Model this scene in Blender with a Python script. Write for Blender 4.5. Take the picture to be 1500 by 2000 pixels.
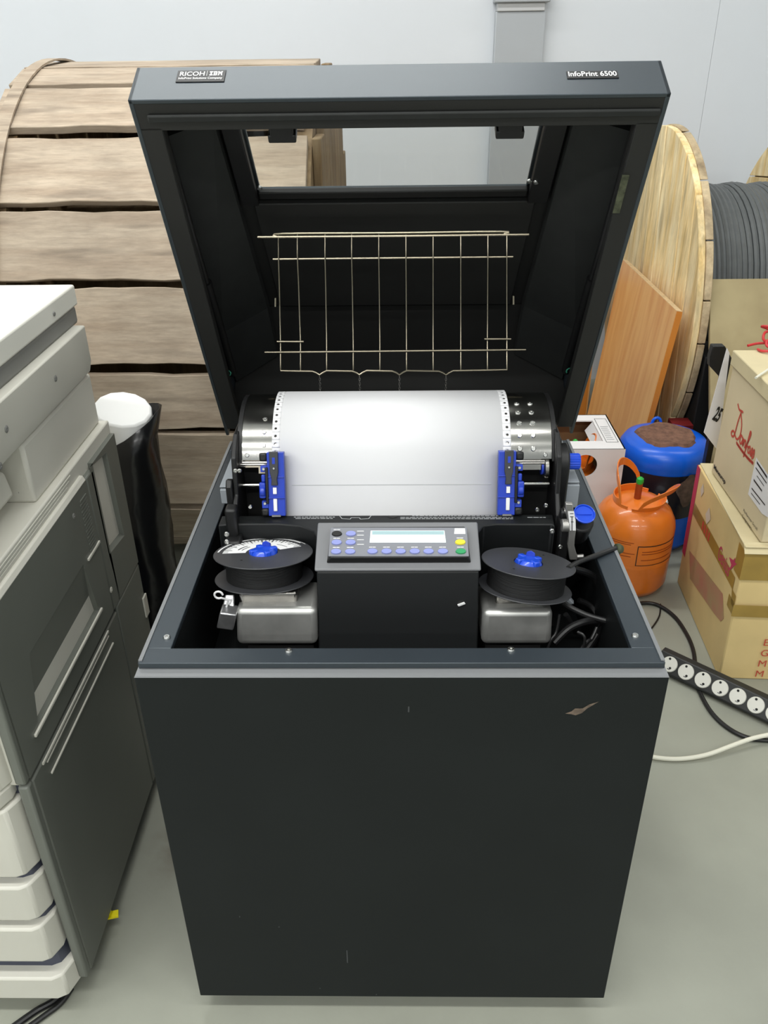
import bpy, bmesh, math, random
from mathutils import Vector, Matrix
random.seed(7)
SC = bpy.context.scene
for o in list(bpy.data.objects): bpy.data.objects.remove(o)
COL = SC.collection
V = Vector

# ------------------------------------------------------------------ camera
F_PX, PITCH, YAW, ROLL = 1616.5, .5146, -.0202, -.0140
CAM = V((-.0013, -.8234, 1.463))
_f = V((math.sin(YAW)*math.cos(PITCH), math.cos(YAW)*math.cos(PITCH), -math.sin(PITCH)))
_r0 = V((math.cos(YAW), -math.sin(YAW), 0)); _u0 = _r0.cross(_f)
_r = math.cos(ROLL)*_r0 + math.sin(ROLL)*_u0
_u = -math.sin(ROLL)*_r0 + math.cos(ROLL)*_u0
cd = bpy.data.cameras.new('camera'); cam = bpy.data.objects.new('camera', cd); COL.objects.link(cam)
cd.sensor_fit = 'VERTICAL'; cd.sensor_height = 36; cd.lens = F_PX*36/2000; cd.clip_start = .02
cam.matrix_world = Matrix(((_r.x, _u.x, -_f.x, CAM.x), (_r.y, _u.y, -_f.y, CAM.y), (_r.z, _u.z, -_f.z, CAM.z), (0, 0, 0, 1)))
SC.camera = cam
def ray(px, py): return _r*((px-750)/F_PX) - _u*((py-1000)/F_PX) + _f
def at(px, py, x=None, y=None, z=None):
    d = ray(px, py)
    t = (x-CAM.x)/d.x if x is not None else (y-CAM.y)/d.y if y is not None else (z-CAM.z)/d.z
    return CAM + d*t
def at_plane(px, py, p, n):
    d = ray(px, py); return CAM + d*((p-CAM).dot(n)/d.dot(n))

# ------------------------------------------------------------------ light
w = bpy.data.worlds.new('world'); SC.world = w; w.use_nodes = True
w.node_tree.nodes['Background'].inputs[0].default_value = (.80, .86, .95, 1)
w.node_tree.nodes['Background'].inputs[1].default_value = .25
def area(name, loc, sx, sy, power, col=(1, 1, .975)):
    l = bpy.data.lights.new(name, 'AREA'); l.shape = 'RECTANGLE'; l.size = sx; l.size_y = sy; l.energy = power; l.color = col
    o = bpy.data.objects.new(name, l); COL.objects.link(o); o.location = loc
    return o
for ly, e in ((1.70, 92), (-.75, 104), (-2.9, 150), (-5.2, 70)):       # four rows of linear ceiling lamps
    for lx, k in ((-3.1, .30), (-.55, .46), (2.5, .24)):
        area('ceiling_lamp_light', (lx, ly, 3.54), 2.3, .22, e*k)
SC.view_settings.view_transform = 'Standard'; SC.view_settings.look = 'None'
SC.view_settings.gamma = 1; SC.view_settings.use_curve_mapping = False
SC.view_settings.exposure = 0.0

# ------------------------------------------------------------------ materials
def lin(c):
    return tuple((v/12.92 if v <= .04045 else ((v+.055)/1.055)**2.4) for v in [k/255 for k in c])
MATS = {}
def mat(name, rgb, rough=.5, metal=0., var=0., scale=8., stretch=(1, 1, 1), bump=0., bscale=None, rgb2=None, rand=0., spec=.5, emit=0., detail=4., tr=0., coat=0.):
    m = bpy.data.materials.new(name); m.use_nodes = True; nt = m.node_tree; b = nt.nodes['Principled BSDF']
    c = lin(rgb)
    b.inputs['Base Color'].default_value = (*c, 1); b.inputs['Roughness'].default_value = rough; b.inputs['Metallic'].default_value = metal
    b.inputs['Specular IOR Level'].default_value = spec
    if name == 'paint': b.inputs['Specular Tint'].default_value = (.86, .95, 1, 1)
    if coat: b.inputs['Coat Weight'].default_value = coat
    if emit:
        b.inputs['Emission Color'].default_value = (*c, 1); b.inputs['Emission Strength'].default_value = emit
    if tr: b.inputs['Transmission Weight'].default_value = tr
    if var or bump or rand:
        tc = nt.nodes.new('ShaderNodeTexCoord'); mp = nt.nodes.new('ShaderNodeMapping'); mp.inputs['Scale'].default_value = stretch
        nt.links.new(tc.outputs['Object'], mp.inputs['Vector'])
        n = nt.nodes.new('ShaderNodeTexNoise'); n.inputs['Scale'].default_value = scale; n.inputs['Detail'].default_value = detail
        oi = None
        if rand:
            oi = nt.nodes.new('ShaderNodeObjectInfo')
            add = nt.nodes.new('ShaderNodeVectorMath'); add.operation = 'ADD'
            mul = nt.nodes.new('ShaderNodeMath'); mul.operation = 'MULTIPLY'; mul.inputs[1].default_value = 13.7
            nt.links.new(oi.outputs['Random'], mul.inputs[0]); nt.links.new(mp.outputs[0], add.inputs[0]); nt.links.new(mul.outputs[0], add.inputs[1])
            nt.links.new(add.outputs[0], n.inputs['Vector'])
        else:
            nt.links.new(mp.outputs[0], n.inputs['Vector'])
        if var:
            c2 = lin(rgb2) if rgb2 else tuple(k*(1-var) for k in c)
            r = nt.nodes.new('ShaderNodeMapRange'); r.inputs[1].default_value = .36; r.inputs[2].default_value = .66
            nt.links.new(n.outputs[0], r.inputs[0])
            mx = nt.nodes.new('ShaderNodeMix'); mx.data_type = 'RGBA'
            mx.inputs[6].default_value = (*c, 1); mx.inputs[7].default_value = (*c2, 1)
            nt.links.new(r.outputs[0], mx.inputs[0])
            out = mx.outputs[2]
            if rand:
                hs = nt.nodes.new('ShaderNodeHueSaturation')
                mr = nt.nodes.new('ShaderNodeMapRange'); mr.inputs[3].default_value = 1-rand; mr.inputs[4].default_value = 1+rand
                nt.links.new(oi.outputs['Random'], mr.inputs[0]); nt.links.new(mr.outputs[0], hs.inputs['Value'])
                nt.links.new(out, hs.inputs['Color']); out = hs.outputs[0]
            nt.links.new(out, b.inputs['Base Color'])
        if bump:
            bp = nt.nodes.new('ShaderNodeBump'); bp.inputs['Strength'].default_value = bump; bp.inputs['Distance'].default_value = .00004 if (bscale or 0) >= 400 else .002
            if bscale:
                n2 = nt.nodes.new('ShaderNodeTexNoise'); n2.inputs['Scale'].default_value = bscale
                nt.links.new(mp.outputs[0], n2.inputs['Vector']); nt.links.new(n2.outputs[0], bp.inputs['Height'])
            else: nt.links.new(n.outputs[0], bp.inputs['Height'])
            nt.links.new(bp.outputs[0], b.inputs['Normal'])
    MATS[name] = m; return m
M = MATS
mat('paint_front', (26, 30, 30), .62, spec=.22, var=.12, scale=6, bump=.12, bscale=900)
mat('paint', (38, 45, 52), .42, spec=1.0, var=.12, scale=6, bump=.12, bscale=900)
mat('paint_dark', (21, 23, 24), .5, spec=.3, bump=.08, var=.05, bscale=700)
mat('lid_inside', (36, 36, 35), .55, var=.1, scale=10, bump=.1, bscale=600)
mat('foam', (36, 38, 37), .75, var=.2, scale=30, bump=.25, bscale=400)
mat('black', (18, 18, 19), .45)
mat('black_matte', (14, 14, 14), .8)
mat('spool', (58, 59, 62), .42)
mat('ribbon', (12, 12, 13), .6, bump=.3, var=.2, scale=3, stretch=(1, 1, 220))
mat('panel_gray', (120, 121, 124), .38)
mat('keypad', (128, 130, 137), .4)
mat('button_blue', (140, 148, 205), .35)
mat('button_yellow', (238, 220, 60), .35)
mat('button_green', (50, 150, 95), .35)
mat('lcd', (214, 228, 226), .25, emit=.55)
mat('lcd_band', (150, 176, 180), .25, emit=.25)
mat('print_white', (235, 235, 235), .6)
mat('print_grey', (170, 172, 174), .6)
mat('print_black', (25, 25, 25), .6)
mat('chrome', (200, 198, 194), .16, 1, var=.12, scale=25)
mat('steel', (176, 173, 168), .26, 1, var=.35, scale=9, bump=.05)
mat('motor_steel', (190, 190, 187), .36, .7, var=.35, scale=14)
mat('rack_wire', (150, 142, 124), .3, 1)
mat('bracket', (150, 156, 162), .45)
mat('bolt', (215, 215, 212), .25, 1)
mat('cast', (178, 176, 172), .35, .8)
mat('tractor_blue', (32, 62, 178), .38, coat=.2)
mat('knob_blue', (20, 72, 205), .35, coat=.3)
mat('paper', (222, 222, 224), .75)
mat('cream', (206, 196, 176), .6)
mat('cable', (24, 24, 25), .42)
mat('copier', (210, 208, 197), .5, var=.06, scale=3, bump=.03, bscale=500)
mat('copier_shaded', (106, 109, 102), .45, var=.10, scale=2.5, bump=.03, bscale=500)  # same plastic as copier, with the side's shade put into the colour
mat('copier_lid', (233, 232, 222), .5)
mat('copier_band', (128, 128, 124), .6)
mat('copier_dark', (66, 70, 86), .5)
mat('copier_black', (30, 31, 32), .6)
mat('wall', (222, 226, 231), .6, var=.03, scale=2)
mat('duct', (176, 180, 184), .5)
mat('duct_top', (196, 197, 198), .5)
mat('orange', (236, 126, 38), .32, coat=.35, var=.12, scale=14)
mat('orange_dark', (150, 62, 18), .5)
mat('blue_tank', (8, 98, 226), .32, coat=.1, var=.15, scale=12)
mat('navy', (12, 16, 30), .35, coat=.3)
mat('rust', (128, 92, 74), .85, var=.45, scale=60, bump=.8, bscale=120)
mat('label_brown', (112, 92, 82), .6, var=.6, scale=40, bump=.5)
mat('white_carton', (232, 230, 230), .65, var=.04, scale=5)
mat('carton', (232, 205, 144), .75, var=.13, scale=6)
mat('carton_inner', (120, 92, 62), .8)
mat('carton_light', (220, 204, 168), .72, var=.08, scale=5)
mat('carton_flap', (214, 200, 160), .72, var=.1, scale=8)
mat('tape', (168, 138, 66), .28, var=.15, scale=20)
mat('tape_white', (222, 214, 196), .4)
mat('red_print', (196, 74, 56), .7)
mat('pink_print', (194, 58, 92), .7)
mat('red_wire', (200, 50, 52), .4)
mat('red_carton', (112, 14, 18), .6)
mat('laminate', (230, 176, 110), .38, var=.3, rgb2=(214, 150, 88), scale=5, stretch=(3, 5, .5))
mat('laminate_edge', (206, 128, 48), .45)
mat('raw_edge', (214, 184, 140), .8, var=.25, scale=120)
mat('ply', (170, 155, 116), .7, var=.3, rgb2=(146, 130, 94), scale=5)
mat('grey_cable', (94, 98, 99), .55, var=.12, scale=30)
mat('rope_white', (226, 226, 226), .7)
mat('foil', (190, 190, 192), .3, .85, bump=.6, var=.2, scale=60)
mat('cord_white', (224, 222, 206), .5)
mat('strip_black', (38, 39, 38), .45, var=.15, scale=40)
mat('socket', (214, 213, 204), .4)
mat('green_tie', (48, 128, 104), .5)
mat('residue', (96, 100, 78), .9, var=.6, scale=90, bump=.6)
mat('bag', (20, 20, 21), .26, var=.3, scale=20, bump=.9, bscale=26)
mat('roll_white', (240, 240, 238), .7)
mat('valve_green', (40, 170, 60), .4)
mat('yellow_tag', (235, 222, 20), .5)
mat('olive', (62, 68, 44), .6)
mat('scuff', (122, 106, 92), .8, var=.5, scale=90)
mat('scratch', (72, 74, 76), .7)
mat('panel_cap', (126, 128, 130), .5)
mat('caster', (22, 22, 22), .6)
def wood(name, c1, c2, stretch, rand, knots=True):
    m = mat(name, c1, .78, var=.4, rgb2=c2, scale=3.2, stretch=stretch, bump=.35, bscale=9, rand=rand, detail=7)
    if knots:
        nt = m.node_tree; b = nt.nodes['Principled BSDF']; src = b.inputs['Base Color'].links[0].from_socket
        tc = nt.nodes.new('ShaderNodeTexCoord'); mp = nt.nodes.new('ShaderNodeMapping'); mp.inputs['Scale'].default_value = tuple(max(.35, s/3) for s in stretch)
        nt.links.new(tc.outputs['Object'], mp.inputs[0])
        n = nt.nodes.new('ShaderNodeTexNoise'); n.inputs['Scale'].default_value = 9; n.inputs['Detail'].default_value = 2
        nt.links.new(mp.outputs[0], n.inputs['Vector'])
        r = nt.nodes.new('ShaderNodeMapRange'); r.inputs[1].default_value = .56; r.inputs[2].default_value = .72; r.inputs[4].default_value = .55
        nt.links.new(n.outputs[0], r.inputs[0])
        mx = nt.nodes.new('ShaderNodeMix'); mx.data_type = 'RGBA'; nt.links.new(r.outputs[0], mx.inputs[0]); nt.links.new(src, mx.inputs[6])
        mx.inputs[7].default_value = (*lin(tuple(int(k*.62) for k in c2)), 1)
        # fine fibre streaks
        g = nt.nodes.new('ShaderNodeTexNoise'); g.inputs['Scale'].default_value = 11; g.inputs['Detail'].default_value = 9; g.inputs['Roughness'].default_value = .7
        mp2 = nt.nodes.new('ShaderNodeMapping'); mp2.inputs['Scale'].default_value = tuple(k*1.6 for k in stretch); nt.links.new(tc.outputs['Object'], mp2.inputs[0]); nt.links.new(mp2.outputs[0], g.inputs['Vector'])
        rg = nt.nodes.new('ShaderNodeMapRange'); rg.inputs[1].default_value = .3; rg.inputs[2].default_value = .7; rg.inputs[3].default_value = .80; rg.inputs[4].default_value = 1.14; nt.links.new(g.outputs[0], rg.inputs[0])
        bl = nt.nodes.new('ShaderNodeTexNoise'); bl.inputs['Scale'].default_value = 6; bl.inputs['Detail'].default_value = 5; nt.links.new(tc.outputs['Object'], bl.inputs['Vector'])
        rb = nt.nodes.new('ShaderNodeMapRange'); rb.inputs[1].default_value = .35; rb.inputs[2].default_value = .7; rb.inputs[3].default_value = 1.06; rb.inputs[4].default_value = .84; nt.links.new(bl.outputs[0], rb.inputs[0])
        mm = nt.nodes.new('ShaderNodeMath'); mm.operation = 'MULTIPLY'; nt.links.new(rg.outputs[0], mm.inputs[0]); nt.links.new(rb.outputs[0], mm.inputs[1])
        vm = nt.nodes.new('ShaderNodeVectorMath'); vm.operation = 'SCALE'; nt.links.new(mx.outputs[2], vm.inputs[0]); nt.links.new(mm.outputs[0], vm.inputs['Scale'])
        nt.links.new(vm.outputs[0], b.inputs['Base Color'])
    return m
wood('wood_grey', (186, 170, 150), (164, 146, 126), (1.2, 9, 9), .07)
wood('wood_dark', (150, 128, 96), (120, 96, 66), (9, 9, 1.2), .05)
wood('wood_yellow', (244, 224, 178), (226, 194, 132), (9, 7, .9), .17)
wood('wood_rim', (206, 186, 150), (170, 148, 116), (5, 5, 5), .08)
# concrete floor
def concrete():
    m = mat('concrete', (160, 162, 149), .5, var=.22, scale=2.2, bump=.08, bscale=120, detail=8)
    nt = m.node_tree; b = nt.nodes['Principled BSDF']; src = b.inputs['Base Color'].links[0].from_socket
    tc = nt.nodes.new('ShaderNodeTexCoord')
    n = nt.nodes.new('ShaderNodeTexNoise'); n.inputs['Scale'].default_value = 14; n.inputs['Detail'].default_value = 8; nt.links.new(tc.outputs['Object'], n.inputs['Vector'])
    d = nt.nodes.new('ShaderNodeVectorMath'); d.operation = 'DISTANCE'; d.inputs[1].default_value = (-.46, .34, 0); nt.links.new(tc.outputs['Object'], d.inputs[0])
    r1 = nt.nodes.new('ShaderNodeMapRange'); r1.inputs[1].default_value = .02; r1.inputs[2].default_value = .11; r1.inputs[3].default_value = 1; r1.inputs[4].default_value = 0
    nt.links.new(d.outputs['Value'], r1.inputs[0])
    r2 = nt.nodes.new('ShaderNodeMapRange'); r2.inputs[1].default_value = .4; r2.inputs[2].default_value = .65; r2.inputs[4].default_value = .75; nt.links.new(n.outputs[0], r2.inputs[0])
    mu = nt.nodes.new('ShaderNodeMath'); mu.operation = 'MULTIPLY'; nt.links.new(r1.outputs[0], mu.inputs[0]); nt.links.new(r2.outputs[0], mu.inputs[1])
    mx = nt.nodes.new('ShaderNodeMix'); mx.data_type = 'RGBA'; nt.links.new(mu.outputs[0], mx.inputs[0]); nt.links.new(src, mx.inputs[6]); mx.inputs[7].default_value = (*lin((110, 104, 92)), 1)
    nt.links.new(mx.outputs[2], b.inputs['Base Color'])
concrete()
def glass():
    m = bpy.data.materials.new('pane_glass'); m.use_nodes = True; nt = m.node_tree; nt.nodes.clear()
    o = nt.nodes.new('ShaderNodeOutputMaterial'); t = nt.nodes.new('ShaderNodeBsdfTransparent'); g = nt.nodes.new('ShaderNodeBsdfGlossy')
    t.inputs[0].default_value = (.90, .91, .90, 1); g.inputs['Roughness'].default_value = .06
    fr = nt.nodes.new('ShaderNodeValue'); fr.outputs[0].default_value = .045
    mx = nt.nodes.new('ShaderNodeMixShader'); nt.links.new(fr.outputs[0], mx.inputs[0]); nt.links.new(t.outputs[0], mx.inputs[1]); nt.links.new(g.outputs[0], mx.inputs[2])
    nt.links.new(mx.outputs[0], o.inputs[0]); M['pane_glass'] = m
glass()

# ------------------------------------------------------------------ mesh helpers
class MB:
    def __init__(s): s.v = []; s.f = []
    def add(s, vs, fs):
        k = len(s.v); s.v += [V(p) for p in vs]; s.f += [tuple(i+k for i in f) for f in fs]; return s
    def box(s, x0, x1, y0, y1, z0, z1):
        return s.hexa([(x0, y0, z0), (x1, y0, z0), (x1, y1, z0), (x0, y1, z0), (x0, y0, z1), (x1, y0, z1), (x1, y1, z1), (x0, y1, z1)])
    def hexa(s, p):
        return s.add(p, [(3, 2, 1, 0), (4, 5, 6, 7), (0, 1, 5, 4), (1, 2, 6, 5), (2, 3, 7, 6), (3, 0, 4, 7)])
    def obox(s, c, ex, ey, ez):
        c, ex, ey, ez = V(c), V(ex), V(ey), V(ez)
        return s.hexa([c-ex-ey-ez, c+ex-ey-ez, c+ex+ey-ez, c-ex+ey-ez, c-ex-ey+ez, c+ex-ey+ez, c+ex+ey+ez, c-ex+ey+ez])
    def prism(s, a, b):      # two matching loops
        n = len(a)
        fs = [tuple(range(n))[::-1], tuple(range(n, 2*n))] + [(i, (i+1) % n, n+(i+1) % n, n+i) for i in range(n)]
        return s.add(list(a)+list(b), fs)
    def cyl(s, p0, p1, r0, r1=None, n=20, caps=True):
        p0, p1 = V(p0), V(p1); r1 = r0 if r1 is None else r1
        d = (p1-p0).normalized(); a = d.orthogonal().normalized(); b = d.cross(a)
        vs = []
        for p, r in ((p0, r0), (p1, r1)):
            for i in range(n):
                t = 2*math.pi*i/n; vs.append(p+a*r*math.cos(t)+b*r*math.sin(t))
        fs = [(i, (i+1) % n, n+(i+1) % n, n+i) for i in range(n)]
        if caps: fs += [tuple(range(n))[::-1], tuple(range(n, 2*n))]
        return s.add(vs, fs)
    def lathe(s, c, axis, prof, n=32, a=None):
        c, d = V(c), V(axis).normalized(); a = (d.orthogonal() if a is None else V(a)).normalized(); b = d.cross(a)
        vs = []; m = len(prof)
        for r, h in prof:
            for i in range(n):
                t = 2*math.pi*i/n; vs.append(c+d*h+a*r*math.cos(t)+b*r*math.sin(t))
        fs = [(j*n+i, j*n+(i+1) % n, (j+1)*n+(i+1) % n, (j+1)*n+i) for j in range(m-1) for i in range(n)]
        fs += [tuple(range(n))[::-1], tuple(range((m-1)*n, m*n))]
        return s.add(vs, fs)
    def tube(s, pts, r, n=8, closed=False):
        pts = [V(p) for p in pts]; m = len(pts); vs = []; up = None
        for i, p in enumerate(pts):
            if closed: d = (pts[(i+1) % m]-pts[i-1]).normalized()
            else: d = (pts[min(i+1, m-1)]-pts[max(i-1, 0)]).normalized()
            if up is None: up = d.orthogonal().normalized()
            up = (up-d*up.dot(d)).normalized(); b = d.cross(up)
            for k in range(n):
                t = 2*math.pi*k/n; vs.append(p+up*r*math.cos(t)+b*r*math.sin(t))
        fs = [(i*n+k, i*n+(k+1) % n, ((i+1) % m)*n+(k+1) % n, ((i+1) % m)*n+k) for i in range(m if closed else m-1) for k in range(n)]
        if not closed: fs += [tuple(range(n))[::-1], tuple(range((m-1)*n, m*n))]
        return s.add(vs, fs)
def smooth_path(pts, k=8):
    pts = [V(p) for p in pts]; out = []
    for i in range(len(pts)-1):
        p0, p1, p2, p3 = pts[max(i-1, 0)], pts[i], pts[i+1], pts[min(i+2, len(pts)-1)]
        for j in range(k):
            t = j/k
            out.append(.5*((2*p1)+(p2-p0)*t+(2*p0-5*p1+4*p2-p3)*t*t+(3*p1-p0-3*p2+p3)*t**3))
    return out+[pts[-1]]
ROOT = {}
def thing(name, loc, label, cat, group=None, kind=None):
    o = bpy.data.objects.new(name, None); COL.objects.link(o); o.location = loc; o.empty_display_size = .05
    ROOT[o.name] = V(loc); tag(o, label, cat, group, kind); return o
def tag(o, label=None, cat=None, group=None, kind=None):
    if label: o['label'] = label
    if cat: o['category'] = cat
    if group: o['group'] = group
    if kind: o['kind'] = kind
    return o
def off(o):
    return ROOT[o.name]
def obj(name, mb, m, parent=None, loc=None, bev=0., smooth=True, seg=2, label=None, angle=35):
    me = bpy.data.meshes.new(name)
    O = off(parent) if parent else V(loc or (0, 0, 0))
    me.from_pydata([p-O for p in mb.v], [], mb.f)
    bm = bmesh.new(); bm.from_mesh(me); bmesh.ops.recalc_face_normals(bm, faces=bm.faces[:]); bm.to_mesh(me); bm.free()
    me.materials.append(M[m] if isinstance(m, str) else m)
    if smooth:
        me.shade_smooth(); me.set_sharp_from_angle(angle=math.radians(angle))
    o = bpy.data.objects.new(name, me); COL.objects.link(o)
    if parent:
        o.parent = parent
    else: o.location = O
    ROOT[o.name] = O
    if bev:
        b = o.modifiers.new('bevel', 'BEVEL'); b.width = bev; b.segments = seg; b.limit_method = 'ANGLE'; b.angle_limit = math.radians(40); b.harden_normals = False
    if label: o['label'] = label
    return o
def text2d(s, size, bold=0., shear=0., align='LEFT', spacing=1.):
    c = bpy.data.curves.new('lettering', 'FONT'); c.body = s; c.size = size; c.offset = bold; c.shear = shear; c.align_x = align; c.space_character = spacing
    c.resolution_u = 3
    o = bpy.data.objects.new('lettering', c); COL.objects.link(o)
    dg = bpy.context.evaluated_depsgraph_get(); me = bpy.data.meshes.new_from_object(o.evaluated_get(dg))
    vs = [v.co.copy() for v in me.vertices]; fs = [tuple(p.vertices) for p in me.polygons]
    bpy.data.objects.remove(o); bpy.data.curves.remove(c); bpy.data.meshes.remove(me)
    return vs, fs
def put_text(mb, s, size, org, ex, ey, lift=.0006, width=None, **k):
    vs, fs = text2d(s, size, **k); ex, ey = V(ex).normalized(), V(ey).normalized(); n = ex.cross(ey); sx = 1
    if width:
        a = min(v.x for v in vs); b = max(v.x for v in vs); sx = width/(b-a)
    mb.add([V(org)+ex*v.x*sx+ey*v.y+n*lift for v in vs], fs); return mb
def stroke(mb, pts, w, org, ex, ey, lift=.0006):
    ex, ey = V(ex).normalized(), V(ey).normalized(); n = ex.cross(ey); org = V(org)
    pts = [V((p[0], p[1])) for p in pts]; vs = []
    for i, p in enumerate(pts):
        d = (pts[min(i+1, len(pts)-1)]-pts[max(i-1, 0)]).normalized(); q = V((-d.y, d.x))*w/2
        for t in (p+q, p-q): vs.append(org+ex*t.x+ey*t.y+n*lift)
    mb.add(vs, [(2*i, 2*i+1, 2*i+3, 2*i+2) for i in range(len(pts)-1)])
def quad(mb, org, ex, ey, x0, x1, y0, y1, lift=.0006):
    ex, ey = V(ex).normalized(), V(ey).normalized(); n = ex.cross(ey); org = V(org)
    return mb.add([org+ex*a+ey*b+n*lift for a, b in ((x0, y0), (x1, y0), (x1, y1), (x0, y1))], [(0, 1, 2, 3)])
def screw(parent, p, n, r=.005, h=.0025, m='bolt', name='screw'):
    n = V(n).normalized(); mb = MB(); mb.lathe(V(p), n, [(r, 0), (r, h*.4), (r*.75, h), (r*.35, h), (r*.3, h*.4)], 12)
    return obj(name, mb, m, parent)
X, Y, Z = V((1, 0, 0)), V((0, 1, 0)), V((0, 0, 1))

# ================================================================== the room
def struct(o): o['kind'] = 'structure'; return o
WY = 3.10
RX0, RX1, RY0, RZ = -4.5, 6.0, -7.0, 3.6
struct(obj('floor', MB().box(RX0-.1, RX1+.1, RY0-.1, WY+.1, -.1, 0), 'concrete', smooth=False))
struct(obj('ceiling', MB().box(RX0-.1, RX1+.1, RY0-.1, WY+.1, RZ, RZ+.1), 'wall', smooth=False))
struct(obj('wall_left', MB().box(RX0-.1, RX0, RY0, WY, 0, RZ), 'wall', smooth=False))
struct(obj('wall_right', MB().box(RX1, RX1+.1, RY0, WY, 0, RZ), 'wall', smooth=False))
struct(obj('wall_front', MB().box(RX0-.1, RX1+.1, RY0-.1, RY0, 0, RZ), 'wall', smooth=False))
wb = struct(obj('wall_back', MB().box(RX0-.1, RX1+.1, WY+.012, WY+.1, 0, RZ), 'wall', smooth=False))
seam = 1.30
xs = [-4.5, -1.7, seam, 4.3, 6.0]
for a, b in zip(xs[:-1], xs[1:]):
    obj('wall_panel', MB().box(a+.0006, b-.0006, WY, WY+.013, 0, 3.6), 'wall', wb, smooth=False)
# cable trunking on the back wall
dl, dr = at(967, 60, y=WY-.05).x, at(1064, 60, y=WY-.05).x
t = thing('cable_trunking', ((dl+dr)/2, WY-.03, 0), 'grey vertical cable trunking on the white back wall behind the open lid', 'trunking')
zc = at(1015, 22, y=WY-.05).z
obj('cover', MB().box(dl, dr, WY-.05, WY-.001, .002, zc), 'duct', t, bev=.004)
obj('upper_cover', MB().box(dl+.004, dr-.006, WY-.056, WY-.001, zc, zc+.03), 'duct_top', t, bev=.003)
obj('collar', MB().box(dl-.01, dr+.012, WY-.07, WY-.001, zc+.03, zc+.10), 'duct', t, bev=.004)
obj('upper_run', MB().box(dl, dr, WY-.05, WY-.001, zc+.10, 3.25), 'duct', t, bev=.004)

# ================================================================== line printer
PR = thing('line_printer', (0, .37, 0), 'large charcoal line printer with its lid open, in the centre', 'printer')
DZ = .766
# cabinet
mb = MB()
mb.box(-.340, -.326, .022, .695, .045, .752).box(.326, .340, .022, .695, .045, .752).box(-.326, .326, .68, .695, .045, .752)
mb.box(-.326, .326, .022, .68, .045, .06)
obj('cabinet', mb, 'paint', PR, bev=.002)
obj('front_panel', MB().box(-.345, .345, 0, .021, .045, .752), 'paint_front', PR, bev=.0015)
obj('panel_cap', MB().hexa([V((-.345, 0, .752)), V((.345, 0, .752)), V((.345, .021, .752)), V((-.345, .021, .752)), V((-.344, .001, .754)), V((.344, .001, .754)), V((.343, .021, .7565)), V((-.343, .021, .7565))]), 'panel_cap', PR)
mb = MB()
mb.box(-.340, .340, .012, .043, .7575, DZ).box(-.340, -.305, .043, .66, .7575, DZ).box(.305, .340, .043, .66, .7575, DZ).box(-.340, .340, .66, .70, .7575, DZ)
mb.box(-.342, -.339, .014, .70, .735, DZ-.001).box(.339, .342, .014, .70, .735, DZ-.001)
obj('deck_frame', mb, 'paint', PR, bev=.001)
for a, b in ((-.3415, -.3365), (.3365, .3415)): obj('deck_lip', MB().box(a, b, .016, .70, DZ-.002, DZ+.0015), 'panel_cap', PR)
mb = MB()
mb.box(-.309, -.305, .043, .66, .60, .757).box(.305, .309, .043, .66, .60, .757).box(-.309, .309, .040, .0435, .60, .757).box(-.309, .309, .659, .663, .60, .757)
mb.box(-.309, .309, .04, .663, .592, .60)
obj('well', mb, 'paint_dark', PR)
for sx in (-1, 1):
    for sy in (.09, .62):
        c = V((sx*.27, sy, .028)); mb = MB(); mb.lathe(c-X*.012, X, [(.018, 0), (.027, .003), (.027, .021), (.018, .024)], 20)
        mb.box(c.x-.018, c.x+.018, sy-.012, sy+.012, .036, .046)
        obj('caster', mb, 'caster', PR)
for x, y in ((-.316, .065), (-.147, .036), (.146, .038), (.316, .067)):
    screw(PR, (x, y, DZ), Z, .0052, .003)
# scuff on the front panel
s0 = at(1128, 1390, y=0)
mb = MB(); pts = [(-.016, -.003), (-.008, .001), (-.004, .006), (.006, .006), (.014, .013), (.026, .018), (.012, .006), (.006, -.002), (-.002, -.006), (-.008, -.004)]
mb.add([s0+X*a+Z*b-Y*.0004 for a, b in pts], [tuple(range(len(pts)))])
obj('scuff_mark', mb, 'scuff', PR, smooth=False)
mb = MB()
for px, py, l in ((678, 1868, .034), (798, 1385, .01), (468, 1790, .003), (545, 1810, .003), (735, 1942, .003), (625, 1930, .003)):
    mb = MB(); p = at(px, py, y=0); mb.add([p+X*a+Z*b*l-Y*.0004 for a, b in ((-.0009, -.5), (.0009, -.5), (.0011, .5), (-.0007, .5))], [(0, 1, 2, 3)])
    obj('scratch', mb, 'scratch', PR, smooth=False)

# ---------------- lid, drawn in its own hinge frame
HG = V((0, .70, .78)); LU = V((0, .36-.70, 1.404-.78)); LL = LU.length; LU.normalize(); LV = V((0, LU.z, -LU.y))
KS = .27; UC = .137; VC = .075+KS*(LL-UC); LW = .348
def LP(x, u, v): return HG+X*x+LU*u+LV*v
SN = (LU*(-KS)-LV).normalized()               # inward normal of the sloping panel
def SP(x, u, d=0): return LP(x, u, .075+KS*(LL-u))+SN*d
def lbox(mb, x0, x1, u0, u1, v0, v1):
    return mb.hexa([LP(x, u, v) for v in (v0, v1) for x, u in ((x0, u0), (x1, u0), (x1, u1), (x0, u1))])
def sbox(mb, x0, x1, u0, u1, d0, d1):
    return mb.hexa([SP(x, u, d) for d in (d0, d1) for x, u in ((x0, u0), (x1, u0), (x1, u1), (x0, u1))])
mb = MB(); prof = [(0, 0), (LL, 0), (LL, .075), (UC, VC), (0, VC)]
for a, b in ((-LW, -LW+.006), (LW-.006, LW)):
    mb.prism([LP(a, u, v) for u, v in prof], [LP(b, u, v) for u, v in prof])
lbox(mb, -LW, LW, LL-.006, LL, 0, .075)
WU0, WU1, WX = .478, .640, .214
wx0, wx1 = -.222, .205
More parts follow.
